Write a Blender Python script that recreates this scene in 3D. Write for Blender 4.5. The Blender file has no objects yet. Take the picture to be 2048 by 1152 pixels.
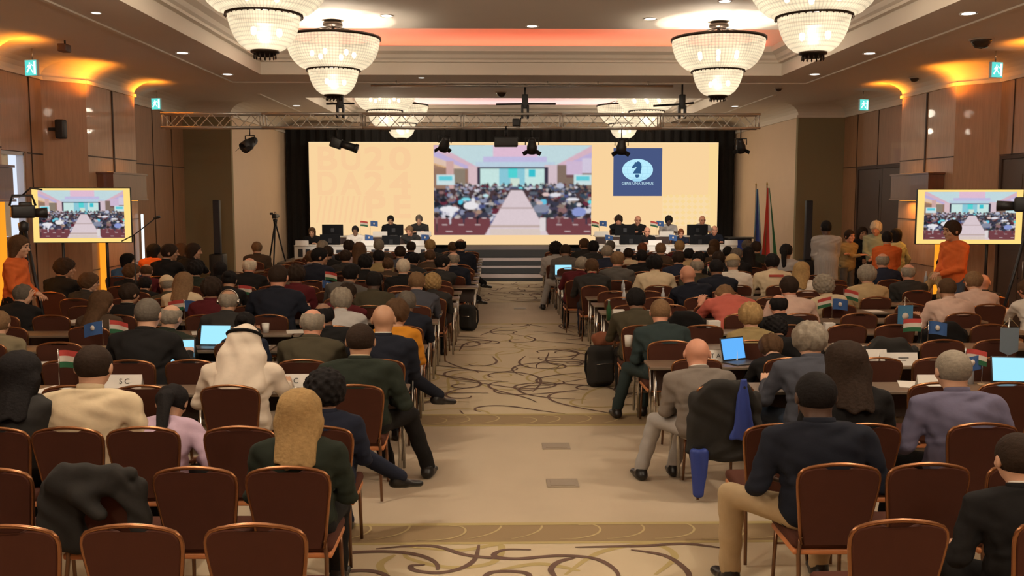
import bpy, math, random
import numpy as np
from mathutils import Vector, Matrix, Euler
random.seed(7); np.random.seed(7)
PI = math.pi
SC = bpy.context.scene
COL = SC.collection

# ------------------------------------------------------------------ camera
CAM_H = 2.35; FPX = 1900.0
PITCH = math.atan(182 / FPX); YAW = math.atan(36 / FPX)
cam_d = bpy.data.cameras.new('camera'); cam = bpy.data.objects.new('camera', cam_d)
COL.objects.link(cam); SC.camera = cam
cam_d.sensor_width = 36; cam_d.lens = 36 * FPX / 2048; cam_d.clip_end = 200
cam.location = (0, 0, CAM_H)
cam.rotation_euler = (PI / 2 - PITCH, 0, -YAW)
CAMM = Euler((PI / 2 - PITCH, 0, -YAW)).to_matrix()

def ray(px, py):
    return CAMM @ Vector(((px - 1024) / FPX, -(py - 576) / FPX, -1))
def atY(px, py, Y):
    d = ray(px, py); t = Y / d.y
    return Vector((d.x * t, Y, CAM_H + d.z * t))
def atZ(px, py, z):
    d = ray(px, py); t = (z - CAM_H) / d.z
    return Vector((d.x * t, d.y * t, z))
def atX(px, py, X):
    d = ray(px, py); t = X / d.x
    return Vector((X, d.y * t, CAM_H + d.z * t))

# ------------------------------------------------------------------ world, exposure
w = bpy.data.worlds.new('world'); SC.world = w; w.use_nodes = True
w.node_tree.nodes['Background'].inputs[0].default_value = (0.9, 0.62, 0.42, 1)
w.node_tree.nodes['Background'].inputs[1].default_value = 0.05
SC.view_settings.view_transform = 'Standard'
SC.view_settings.look = 'None'
SC.view_settings.gamma = 1
SC.view_settings.exposure = 0.0
SC.view_settings.use_curve_mapping = False

def light(kind, name, loc, power, color=(1, .78, .55), **k):
    d = bpy.data.lights.new(name, kind); d.energy = power; d.color = color
    o = bpy.data.objects.new(name, d); COL.objects.link(o); o.location = loc
    if 'rot' in k: o.rotation_euler = k['rot']
    if kind == 'AREA':
        d.shape = 'RECTANGLE'; d.size = k.get('size', 1); d.size_y = k.get('size_y', 1)
        if 'spread' in k: d.spread = k['spread']
    elif kind == 'SPOT':
        d.spot_size = k.get('angle', 1.6); d.spot_blend = k.get('blend', .6); d.shadow_soft_size = k.get('soft', .08)
    else:
        d.shadow_soft_size = k.get('soft', .2)
    return o

# light levels
L_CHAND = 132; L_CHAND_DOWN = 120; L_DOWN = 30; L_AMBER = 15; L_COVE = 28
E_BOWL = 1.3; E_SCREEN = 0.95
WARM = (1, .77, .54)

# ------------------------------------------------------------------ materials
MATS = {}
def mat(name, rgb, rough=.6, metal=0, var=.0, scale=20, bump=0, emit=None, es=0, coat=0, spec=None):
    if name in MATS: return MATS[name]
    m = bpy.data.materials.new(name); m.use_nodes = True; MATS[name] = m
    nt = m.node_tree; b = nt.nodes['Principled BSDF']
    b.inputs['Base Color'].default_value = (*rgb, 1)
    b.inputs['Roughness'].default_value = rough; b.inputs['Metallic'].default_value = metal
    if coat: b.inputs['Coat Weight'].default_value = coat
    if spec is not None: b.inputs['Specular IOR Level'].default_value = spec
    if emit:
        b.inputs['Emission Color'].default_value = (*emit, 1); b.inputs['Emission Strength'].default_value = es
    if var or bump:
        tc = nt.nodes.new('ShaderNodeTexCoord'); n = nt.nodes.new('ShaderNodeTexNoise')
        n.inputs['Scale'].default_value = scale; n.inputs['Detail'].default_value = 4
        nt.links.new(tc.outputs['Object'], n.inputs['Vector'])
        if var:
            mx = nt.nodes.new('ShaderNodeMix'); mx.data_type = 'RGBA'
            nt.links.new(n.outputs['Fac'], mx.inputs['Factor'])
            mx.inputs[6].default_value = (*[c * (1 - var) for c in rgb], 1)
            mx.inputs[7].default_value = (*[min(1, c * (1 + var)) for c in rgb], 1)
            nt.links.new(mx.outputs[2], b.inputs['Base Color'])
        if bump:
            bp = nt.nodes.new('ShaderNodeBump'); bp.inputs['Strength'].default_value = bump
            bp.inputs['Distance'].default_value = .01
            nt.links.new(n.outputs['Fac'], bp.inputs['Height']); nt.links.new(bp.outputs['Normal'], b.inputs['Normal'])
    return m
def emat(name, rgb, s=1):
    if name in MATS: return MATS[name]
    m = bpy.data.materials.new(name); m.use_nodes = True; MATS[name] = m
    nt = m.node_tree; nt.nodes.clear()
    e = nt.nodes.new('ShaderNodeEmission'); o = nt.nodes.new('ShaderNodeOutputMaterial')
    e.inputs[0].default_value = (*rgb, 1); e.inputs[1].default_value = s
    nt.links.new(e.outputs[0], o.inputs[0]); return m
def wood(name, rgb, rough=.35, axis=2, grain=1.0):
    if name in MATS: return MATS[name]
    m = mat(name, rgb, rough, coat=.15); nt = m.node_tree; b = nt.nodes['Principled BSDF']
    tc = nt.nodes.new('ShaderNodeTexCoord'); mp = nt.nodes.new('ShaderNodeMapping')
    s = [9, 9, 9]; s[axis] = .7; mp.inputs['Scale'].default_value = s
    n = nt.nodes.new('ShaderNodeTexNoise'); n.inputs['Scale'].default_value = 3 * grain; n.inputs['Detail'].default_value = 6
    n.inputs['Distortion'].default_value = .6
    mx = nt.nodes.new('ShaderNodeMix'); mx.data_type = 'RGBA'
    nt.links.new(tc.outputs['Object'], mp.inputs[0]); nt.links.new(mp.outputs[0], n.inputs['Vector'])
    nt.links.new(n.outputs['Fac'], mx.inputs['Factor'])
    mx.inputs[6].default_value = (*[c * .7 for c in rgb], 1); mx.inputs[7].default_value = (*[c * 1.3 for c in rgb], 1)
    nt.links.new(mx.outputs[2], b.inputs['Base Color']); return m

# ------------------------------------------------------------------ mesh helpers
class MB:
    def __init__(s): s.v = []; s.f = []; s.m = []; s.sm = []
    def add(s, vs, fs, mi=0, smooth=False):
        o = len(s.v); s.v += [tuple(v) for v in vs]; s.f += [tuple(i + o for i in f) for f in fs]
        s.m += [mi] * len(fs); s.sm += [smooth] * len(fs); return s
    def box(s, c, d, mi=0, rot=None, taper=1):
        hx, hy, hz = d[0] / 2, d[1] / 2, d[2] / 2
        vs = [Vector((x * hx * (taper if z > 0 else 1), y * hy * (taper if z > 0 else 1), z * hz)) for z in (-1, 1) for y in (-1, 1) for x in (-1, 1)]
        if rot is not None:
            R = Euler(rot).to_matrix(); vs = [R @ v for v in vs]
        c = Vector(c); vs = [v + c for v in vs]
        return s.add(vs, [(0, 2, 3, 1), (4, 5, 7, 6), (0, 1, 5, 4), (1, 3, 7, 5), (3, 2, 6, 7), (2, 0, 4, 6)], mi)
    def rbox(s, c, d, r, mi=0, rot=None, n=3):
        # box with rounded vertical+horizontal edges (superellipse-like shell)
        hx, hy, hz = d[0] / 2, d[1] / 2, d[2] / 2; r = min(r, hx, hy, hz)
        rings = []
        zs = []
        for i in range(n + 1):
            a = PI / 2 * i / n; zs.append((-hz + r - r * math.cos(a), r - r * math.sin(a)))
        for i in range(n + 1):
            a = PI / 2 * i / n; zs.append((hz - r + r * math.sin(a), r - r * math.cos(a)))
        vs = []; m = 4 * (n + 1)
        for z, ins in zs:
            for q in range(4):
                for i in range(n + 1):
                    a = PI / 2 * (q + i / n)
                    sx = 1 if q in (0, 3) else -1; sy = 1 if q in (0, 1) else -1
                    vs.append(Vector((sx * (hx - r) + (r - ins) * math.cos(a), sy * (hy - r) + (r - ins) * math.sin(a), z)))
        fs = []
        for k in range(len(zs) - 1):
            for i in range(m): fs.append((k * m + i, k * m + (i + 1) % m, (k + 1) * m + (i + 1) % m, (k + 1) * m + i))
        fs.append(tuple(reversed(range(m)))); fs.append(tuple((len(zs) - 1) * m + i for i in range(m)))
        if rot is not None:
            R = Euler(rot).to_matrix(); vs = [R @ v for v in vs]
        c = Vector(c); return s.add([v + c for v in vs], fs, mi, True)
    def tube(s, pts, r, n=8, mi=0, cap=True, closed=False):
        pts = [Vector(p) for p in pts]; N = len(pts)
        rr = r if isinstance(r, (list, tuple)) else [r] * N
        vs = []; up = Vector((0, 0, 1)); prev = None
        for i, p in enumerate(pts):
            if closed: t = pts[(i + 1) % N] - pts[i - 1]
            else: t = pts[min(i + 1, N - 1)] - pts[max(i - 1, 0)]
            t.normalize()
            if prev is None:
                a = up if abs(t.z) < .9 else Vector((1, 0, 0)); u = t.cross(a).normalized()
            else:
                u = (prev - t * prev.dot(t)).normalized()
            prev = u; v = t.cross(u)
            for k in range(n):
                a = 2 * PI * k / n; vs.append(p + (u * math.cos(a) + v * math.sin(a)) * rr[i])
        fs = []
        for i in range(N if closed else N - 1):
            j = (i + 1) % N
            for k in range(n): fs.append((i * n + k, i * n + (k + 1) % n, j * n + (k + 1) % n, j * n + k))
        if cap and not closed:
            fs.append(tuple(reversed(range(n)))); fs.append(tuple((N - 1) * n + k for k in range(n)))
        return s.add(vs, fs, mi, True)
    def lathe(s, prof, c=(0, 0, 0), n=24, mi=0, smooth=True, M=None):
        ring = len(prof) > 2 and (prof[0] == prof[-1] or prof[0][0] > .03 and prof[-1][0] > .03 and abs(prof[0][1] - prof[-1][1]) < .02 and prof[0][0] != prof[-1][0])
        c = Vector(c); vs = []; P = len(prof)
        for r, z in prof:
            for k in range(n):
                a = 2 * PI * k / n; v = Vector((r * math.cos(a), r * math.sin(a), z))
                vs.append((M @ v if M is not None else v) + c)
        fs = []
        for i in range(P - 1):
            for k in range(n): fs.append((i * n + k, i * n + (k + 1) % n, (i + 1) * n + (k + 1) % n, (i + 1) * n + k))
        if prof[0][0] > 1e-4 and not ring: fs.append(tuple(reversed(range(n))))
        if prof[-1][0] > 1e-4 and not ring: fs.append(tuple((P - 1) * n + k for k in range(n)))
        return s.add(vs, fs, mi, smooth)
    def prism(s, out, d0, d1, fn, mi=0):
        # outline list of (u,v), depths d0,d1; fn(u,v,d)->xyz
        n = len(out); vs = [fn(u, v, d0) for u, v in out] + [fn(u, v, d1) for u, v in out]
        fs = [tuple(range(n)), tuple(reversed(range(n, 2 * n)))] + [(i, i + n, (i + 1) % n + n, (i + 1) % n) for i in range(n)]
        return s.add(vs, fs, mi)
    def mesh(s, name):
        me = bpy.data.meshes.new(name); me.from_pydata(s.v, [], s.f)
        me.polygons.foreach_set('material_index', s.m); me.polygons.foreach_set('use_smooth', s.sm)
        me.update(); return me
    def build(s, name, m, parent=None, loc=None):
        me = s.mesh(name)
        for x in (m if isinstance(m, (list, tuple)) else [m]): me.materials.append(x)
        return obj(name, me, parent, loc)

def obj(name, me, parent=None, loc=None, m=None, mw=None):
    o = bpy.data.objects.new(name, me); COL.objects.link(o)
    if parent: o.parent = parent
    if loc is not None: o.location = loc
    if mw is not None: o.matrix_basis = mw
    if m is not None:
        o.material_slots[0].link = 'OBJECT'; o.material_slots[0].material = m
    return o
def tag(o, label=None, cat=None, group=None, kind=None):
    if label: o['label'] = label
    if cat: o['category'] = cat
    if group: o['group'] = group
    if kind: o['kind'] = kind
    return o
def thing(name, label, cat, loc=(0, 0, 0), rz=0, group=None):
    o = bpy.data.objects.new(name, None); COL.objects.link(o); o.location = loc; o.rotation_euler = (0, 0, rz)
    o.empty_display_size = .1
    return tag(o, label, cat, group)
def struct(name, mb, m, label=None):
    o = mb.build(name, m); o['kind'] = 'structure'
    if label: o['label'] = label
    return o
def text_mesh(s, size, ext=.0, bold=0):
    cu = bpy.data.curves.new('lettering', 'FONT'); cu.body = s; cu.size = size; cu.extrude = ext; cu.offset = bold
    cu.align_x = 'CENTER'; cu.align_y = 'CENTER'
    o = bpy.data.objects.new('lettering', cu); COL.objects.link(o)
    dg = bpy.context.evaluated_depsgraph_get(); me = bpy.data.meshes.new_from_object(o.evaluated_get(dg))
    bpy.data.objects.remove(o); bpy.data.curves.remove(cu); me.materials.clear(); return me
def facing(o, rx=PI / 2, rz=0): o.rotation_euler = (rx, 0, rz); return o
ORD = ['zeroth', 'first', 'second', 'third', 'fourth', 'fifth', 'sixth', 'seventh', 'eighth', 'ninth', 'tenth', 'eleventh', 'twelfth',
       'thirteenth', 'fourteenth', 'fifteenth', 'sixteenth', 'seventeenth', 'eighteenth', 'nineteenth', 'twentieth', 'twenty-first', 'twenty-second', 'twenty-third']

# ------------------------------------------------------------------ implicit surfaces
def surfnet(F, lo, h):
    s = F < 0; nx, ny, nz = F.shape
    c = [s[i:nx - 1 + i, j:ny - 1 + j, k:nz - 1 + k] for i in (0, 1) for j in (0, 1) for k in (0, 1)]
    al = c[0].copy(); an = c[0].copy()
    for q in c[1:]: al &= q; an |= q
    idx = np.argwhere(an & ~al)
    offs = np.array([(i, j, k) for i in (0, 1) for j in (0, 1) for k in (0, 1)])
    val = np.stack([F[idx[:, 0] + o[0], idx[:, 1] + o[1], idx[:, 2] + o[2]] for o in offs], 1)
    acc = np.zeros((len(idx), 3)); cnt = np.zeros(len(idx))
    for a in range(8):
        for b in range(a + 1, 8):
            d = offs[b] - offs[a]
            if np.abs(d).sum() != 1: continue
            va = val[:, a]; vb = val[:, b]; x = (va < 0) != (vb < 0)
            t = np.where(x, va / np.where(x, va - vb, 1), 0)
            acc += np.where(x[:, None], offs[a] + d * t[:, None], 0); cnt += x
    V = (idx + acc / cnt[:, None]) * h + np.array(lo)
    vid = -np.ones((nx - 1, ny - 1, nz - 1), int); vid[idx[:, 0], idx[:, 1], idx[:, 2]] = np.arange(len(idx))
    Q = []
    for ax in range(3):
        e = [slice(None)] * 3; e2 = [slice(None)] * 3; e[ax] = slice(0, -1); e2[ax] = slice(1, None)
        ch = s[tuple(e)] != s[tuple(e2)]; E = np.argwhere(ch)
        b, c_ = (ax + 1) % 3, (ax + 2) % 3
        dims = [nx - 1, ny - 1, nz - 1]
        ok = (E[:, b] > 0) & (E[:, c_] > 0) & (E[:, b] < dims[b]) & (E[:, c_] < dims[c_]); E = E[ok]
        def g(db, dc):
            P = E.copy(); P[:, b] += db; P[:, c_] += dc; return vid[P[:, 0], P[:, 1], P[:, 2]]
        q = np.stack([g(-1, -1), g(0, -1), g(0, 0), g(-1, 0)], 1)
        inside = s[E[:, 0], E[:, 1], E[:, 2]]
        q[~inside] = q[~inside][:, ::-1]; Q.append(q)
    return V, np.concatenate(Q)
def sdf_mesh(name, fn, lo, hi, h, extra=None):
    xs = [np.arange(lo[i], hi[i] + h, h, dtype=np.float32) for i in range(3)]
    P = np.meshgrid(*xs, indexing='ij'); F = fn(*P)
    V, Q = surfnet(F, (xs[0][0], xs[1][0], xs[2][0]), h)
    if extra:
        for (v2, q2, M) in extra:
            M = np.array(M); v = v2 @ M[:3, :3].T + M[:3, 3]; 
            q = q2 + len(V) if np.linalg.det(M[:3, :3]) > 0 else q2[:, ::-1] + len(V)
            V = np.concatenate([V, v]); Q = np.concatenate([Q, q])
    me = bpy.data.meshes.new(name); nv = len(V); nq = len(Q)
    me.vertices.add(nv); me.vertices.foreach_set('co', V.astype(np.float32).ravel())
    me.loops.add(nq * 4); me.loops.foreach_set('vertex_index', Q.astype(np.int32).ravel())
    me.polygons.add(nq); me.polygons.foreach_set('loop_start', np.arange(0, nq * 4, 4, dtype=np.int32))
    me.polygons.foreach_set('use_smooth', np.ones(nq, bool))
    me.update(calc_edges=True); me.validate(); me.materials.append(None)
    return me
def sdf_raw(fn, lo, hi, h):
    xs = [np.arange(lo[i], hi[i] + h, h, dtype=np.float32) for i in range(3)]
    P = np.meshgrid(*xs, indexing='ij'); return surfnet(fn(*P), (xs[0][0], xs[1][0], xs[2][0]), h)
def cap(X, Y, Z, a, b, r0, r1):
    ax, ay, az = a; dx, dy, dz = b[0] - ax, b[1] - ay, b[2] - az; L = dx * dx + dy * dy + dz * dz + 1e-9
    t = np.clip(((X - ax) * dx + (Y - ay) * dy + (Z - az) * dz) / L, 0, 1)
    return np.sqrt((X - ax - t * dx) ** 2 + (Y - ay - t * dy) ** 2 + (Z - az - t * dz) ** 2) - (r0 + (r1 - r0) * t)
def ell(X, Y, Z, c, r):
    q = np.sqrt(((X - c[0]) / r[0]) ** 2 + ((Y - c[1]) / r[1]) ** 2 + ((Z - c[2]) / r[2]) ** 2)
    return (q - 1) * min(r)
def rbx(X, Y, Z, c, h, r):
    a = np.abs(X - c[0]) - h[0] + r; b = np.abs(Y - c[1]) - h[1] + r; d = np.abs(Z - c[2]) - h[2] + r
    return np.sqrt(np.maximum(a, 0) ** 2 + np.maximum(b, 0) ** 2 + np.maximum(d, 0) ** 2) + np.minimum(np.maximum(a, np.maximum(b, d)), 0) - r
def smin(a, b, k):
    h = np.clip(.5 + .5 * (b - a) / k, 0, 1); return b * (1 - h) + a * h - k * h * (1 - h)
def smax(a, b, k): return -smin(-a, -b, k)
# ================================================================== the setting
CX = .57; WL, WR = CX - 8.55, CX + 8.55      # side walls
PL, PR = CX - 8.0, CX + 8.0                  # pilaster faces
NL, NR = CX - 7.33, CX + 7.33                # narrowed stage end
YB = -4.0; YN = 24.8; YE = 31.3              # back of hall, narrowing, end wall
ZL = 4.75; ZU = 5.38; ZC = 4.40              # lower ceiling, upper panels, crown foot
M_CEIL = mat('ceiling_plaster', (.74, .66, .58), .8, var=.03, scale=2)
M_TRIM = mat('cornice_plaster', (.74, .66, .56), .7)
M_WOOD = wood('wall_wood', (.36, .195, .105), .42)
M_WOOD2 = wood('wall_wood_pale', (.46, .28, .17), .45)
M_GREEN = mat('fabric_wall_olive', (.25, .20, .11), .9, var=.06, scale=60)
M_BEIGE = mat('wall_beige', (.72, .54, .38), .85, var=.03, scale=3)
M_DARK = mat('door_dark', (.075, .045, .03), .5)
M_SEAM = mat('panel_seam', (.05, .025, .015), .6)
M_BLACK = mat('black_drape', (.012, .010, .009), .9, var=.2, scale=8)
M_CARP = mat('carpet_plain', (.46, .37, .265), .95, var=.10, scale=1.6)
M_CARPP = mat('carpet_patterned', (.51, .415, .28), .95, var=.06, scale=3)
M_CBAND = mat('carpet_band', (.27, .185, .095), .95)
M_CURLB = mat('carpet_curl_brown', (.125, .07, .05), .95)
M_CURLO = mat('carpet_curl_olive', (.40, .31, .13), .95)
M_CURLL = mat('carpet_curl_light', (.46, .35, .17), .95)

# ---- floor with its carpet zones and woven curls
fl = MB()
def zone(y0, y1, mi, z=0):
    fl.add([(WL - .2, y0, z), (WR + .2, y0, z), (WR + .2, y1, z), (WL - .2, y1, z)], [(0, 1, 2, 3)], mi)
def yfl(py): return atZ(1024, py, 0).y
B1a, B1b = yfl(1086), yfl(1048); B2a, B2b = yfl(851), yfl(829)
Z3 = yfl(648); Z4 = yfl(604)
zone(YB, B1a, 1); zone(B1a, B1b, 2); zone(B1b, B2a, 0); zone(B2a, B2b, 2); zone(B2b, Z3, 1); zone(Z3, Z4, 0); zone(Z4, YE, 1)
for y, ww in ((B1a, .02), (B1b, .025), (B2a, .03), (B2b, .03), (Z3, .05), (Z4, .05)):
    fl.add([(WL, y - ww, .0012), (WR, y - ww, .0012), (WR, y + ww, .0012), (WL, y + ww, .0012)], [(0, 1, 2, 3)], 4)
ZK = [0]
def zup(z): ZK[0] += 1; return z + .00002 * (ZK[0] % 60)
def ribbon(p, h, k0, k1, L, wd, mi, z, ylim, n=34):
    z = zup(z)
    pts = []; x, y = p
    for i in range(n + 1):
        t = i / n; h += (k0 + (k1 - k0) * t * t) * L / n
        x += math.cos(h) * L / n; y += math.sin(h) * L / n
        pts.append((x, y, h, wd * (.35 + .65 * min(1, 3 * t, 3 * (1 - t) + .3))))
    pts = [q for q in pts if ylim[0] + .02 < q[1] < ylim[1] - .02]
    if len(pts) < 5: return
    vs = []
    for x, y, h, ww in pts:
        vs += [(x - math.sin(h) * ww / 2, y + math.cos(h) * ww / 2, z), (x + math.sin(h) * ww / 2, y - math.cos(h) * ww / 2, z)]
    fs = [(2 * i, 2 * i + 1, 2 * i + 3, 2 * i + 2) for i in range(len(pts) - 1) if abs(pts[i][1] - pts[i + 1][1]) < .3 and abs(pts[i][0] - pts[i + 1][0]) < .3]
    fl.add(vs, fs, mi)
rnd = random.Random(5)
PXC = [((752, 1098), (860, 1092), (940, 1112), (1040, 1118), (1105, 1112), 3), ((958, 1090), (950, 1118), (925, 1136), (880, 1146), (832, 1142), (822, 1132), (850, 1130), 3), ((1062, 1100), (1010, 1100), (988, 1112), (1030, 1118), (1120, 1112), (1190, 1118), (1230, 1140), (1240, 1165), 3), ((960, 1165), (985, 1145), (1050, 1146), (1062, 1165), 3),
       ((1115, 1160), (1102, 1140), (1118, 1124), (1150, 1116), 3), ((1262, 1100), (1330, 1112), (1372, 1140), (1380, 1165), 3), ((1150, 1095), (1290, 1092), (1370, 1088), (1440, 1096), 3), ((800, 1092), (860, 1098), (930, 1100), (1000, 1090), (985, 1125), (900, 1135), (820, 1118), (808, 1102), 4), ((1130, 1150), (1200, 1105), (1300, 1088), (1350, 1112), (1310, 1150), 4), ((1000, 1140), (1080, 1128), (1160, 1142), 4), ((780, 1160), (760, 1130), (790, 1110), 4)]
def smooth_line(P, n=9):
    o = []; P = [P[0]] + list(P) + [P[-1]]
    for i in range(1, len(P) - 2):
        for k in range(n):
            t = k / n; a, b, c, d = P[i - 1], P[i], P[i + 1], P[i + 2]
            o.append(tuple(.5 * (2 * b[j] + (c[j] - a[j]) * t + (2 * a[j] - 5 * b[j] + 4 * c[j] - d[j]) * t * t + (3 * b[j] - a[j] - 3 * c[j] + d[j]) * t ** 3) for j in (0, 1)))
    return o + [P[-1]]
for cc in PXC:
    L_ = smooth_line([tuple(atZ(q[0], q[1], 0))[:2] for q in cc[:-1]]); vs = []; wd = .042 if cc[-1] == 3 else .05; z_ = zup(.0030 if cc[-1] == 3 else .0012)
    for i, (x_, y_) in enumerate(L_):
        a_, b_ = L_[max(0, i - 1)], L_[min(len(L_) - 1, i + 1)]; h_ = math.atan2(b_[1] - a_[1], b_[0] - a_[0]); t_ = i / (len(L_) - 1); w_ = wd * (.4 + .6 * min(1, 4 * t_, 4 * (1 - t_)))
        vs += [(x_ - math.sin(h_) * w_ / 2, y_ + math.cos(h_) * w_ / 2, z_), (x_ + math.sin(h_) * w_ / 2, y_ - math.cos(h_) * w_ / 2, z_)]
    fl.add(vs, [(2 * i, 2 * i + 1, 2 * i + 3, 2 * i + 2) for i in range(len(L_) - 1)], cc[-1])
for (y0, y1) in ((2.0, B1a), (B2b, Z3), (Z4, 26.2)):
    y = y0 + .1
    while y < y1:
        x = -7.6 + rnd.random()
        while x < 9:
            if (-2.4 < x < 3.4 or rnd.random() < .3) and not (y1 == B1a and -1.6 < x < 2.4 and y > 5.0):
                sg = rnd.choice((-1, 1)); mi = 3 if rnd.random() < .72 else 4
                ribbon((x, y + rnd.uniform(-.2, .2)), rnd.uniform(0, 6.28), sg * rnd.uniform(-1.2, 1.2), sg * rnd.uniform(4, 10), rnd.uniform(1.1, 2.1),
                       .046 if y1 == B1a else .038, mi, .0030 if mi == 3 else .0012, (y0, y1))
            x += rnd.uniform(.45, .85)
        y += .42
for (y0, y1) in ((B1a, B1b), (B2a, B2b)):
    x = -7.5
    while x < 9:
        for q in (0, 1):
            ribbon((x, y0 + .07 + q * (y1 - y0) * .6), q * 2.2 + rnd.uniform(-.4, .4), (-1) ** q * 2, (-1) ** q * rnd.uniform(8, 14), .62, .016, 5, .0014, (y0, y1), 22)
        x += .33
struct('floor', fl, [M_CARP, M_CARPP, M_CBAND, M_CURLB, M_CURLO, M_CURLL], 'beige hotel carpet with brown and olive curls')
# floor socket lids in the aisle
for i, (px, py, lb) in enumerate(((1125, 967, 'grey floor socket lid, nearest one in the aisle'), (1112, 893, 'grey floor socket lid just beyond the nearest one'), (1040, 617, 'small floor socket lid in the far plain carpet strip'))):
    p = atZ(px, py, 0); b = MB(); b.box((0, 0, .004), (.26, .22, .008)); b.box((0, 0, .009), (.2, .16, .004))
    tag(b.build('floor_socket_lid', mat('socket_lid', (.33, .27, .2), .5, .3), None, p), lb, 'floor socket', 'floor socket lids in the aisle')

# ---- ceiling
ce = MB()
HX0, HX1 = CX - 5.15, CX + 5.15
C1 = (YB + 1.0, 19.1); C2 = (23.5, 31.0)
def flat(x0, x1, y0, y1, z, mi=0): ce.add([(x0, y0, z), (x0, y1, z), (x1, y1, z), (x1, y0, z)], [(0, 1, 2, 3)], mi)
flat(WL, HX0, YB, YE, ZL); flat(HX1, WR, YB, YE, ZL)
flat(HX0, HX1, YB, C1[0], ZL); flat(HX0, HX1, C1[1], C2[0], ZL); flat(HX0, HX1, C2[1], YE, ZL)
prof = [(0, 4.75), (0, 4.99), (.10, 4.99), (.11, 5.03), (.16, 5.06), (.20, 5.12), (.30, 5.17), (.31, 5.27), (.05, 5.27), (.05, 5.78)]
for (y0, y1) in (C1, C2):
    for i in range(len(prof) - 1):
        (a, za), (b, zb) = prof[i], prof[i + 1]
        A = [(HX0 + a, y0 + a, za), (HX1 - a, y0 + a, za), (HX1 - a, y1 - a, za), (HX0 + a, y1 - a, za)]
        B = [(HX0 + b, y0 + b, zb), (HX1 - b, y0 + b, zb), (HX1 - b, y1 - b, zb), (HX0 + b, y1 - b, zb)]
        ce.add(A + B, [(k, (k + 1) % 4, (k + 1) % 4 + 4, k + 4) for k in range(4)], 1)
    flat(HX0, HX1, y0, y1, 5.78)
    ya, yb = y0 + .42, y1 - 1.55
    ce.box(((HX0 + HX1) / 2, (ya + yb) / 2, ZU + .05), (HX1 - HX0 - .1, yb - ya, .10), 0)
# raised line in the lower ceiling around the coffers
for s in (-1, 1):
    ce.box((CX + s * 6.05, 9, ZL - .012), (.07, 22.6, .024), 1)
ce.box((CX, 20.3, ZL - .012), (12.17, .07, .024), 1)
for s in (-1, 1): ce.box((CX + s * 6.05, 26.6, ZL - .012), (.07, 8, .024), 1)
struct('ceiling', ce, [M_CEIL, M_TRIM], 'beige coffered ballroom ceiling')

# ---- crown cove following the walls
PILS = [(12.3, 14.6), (17.7, 20.05)]
def wall_line(side):
    s = -1 if side == 'left' else 1; W = CX + s * 8.55; P = CX + s * 8.0; N = CX + s * 7.33
    pts = [(W, YB)]
    for a, b in PILS: pts += [(W, a - .55), (P, a), (P, b), (W, b + .3)]
    pts += [(W, YN), (N, YN), (N, YE)]
    return s, pts
for side in ('left', 'right'):
    s, pts = wall_line(side); m = MB(); K = 6
    inn = []
    for (x, y) in pts:
        inn.append((x - s * .62, y))
    inn[-3] = (pts[-3][0] - s * .62, YN - .55); inn[-2] = (pts[-2][0] - s * .62, YN - .55); inn[-1] = (pts[-1][0] - s * .62, YE)
    vs = []
    for k in range(K + 1):
        a = PI / 2 * k / K
        for (p, q) in zip(pts, inn):
            t = 1 - math.cos(a); vs.append((p[0] + (q[0] - p[0]) * t, p[1] + (q[1] - p[1]) * t, ZC + .06 + (ZL - ZC - .06) * math.sin(a)))
    n = len(pts); fs = [(k * n + i, k * n + i + 1, (k + 1) * n + i + 1, (k + 1) * n + i) for k in range(K) for i in range(n - 1)]
    m.add(vs, fs, 0, False)
    for (p, q) in zip(pts[:-1], pts[1:]):
        c = ((p[0] + q[0]) / 2 - s * .02, (p[1] + q[1]) / 2, ZC + .03); L = math.hypot(q[0] - p[0], q[1] - p[1])
        m.box(c, (.05, L + .04, .06), 0, (0, 0, -math.atan2(q[0] - p[0], q[1] - p[1])))
    struct('trim_1' if s < 0 else 'trim_2', m, M_TRIM, side + ' plaster crown cove')

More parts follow.
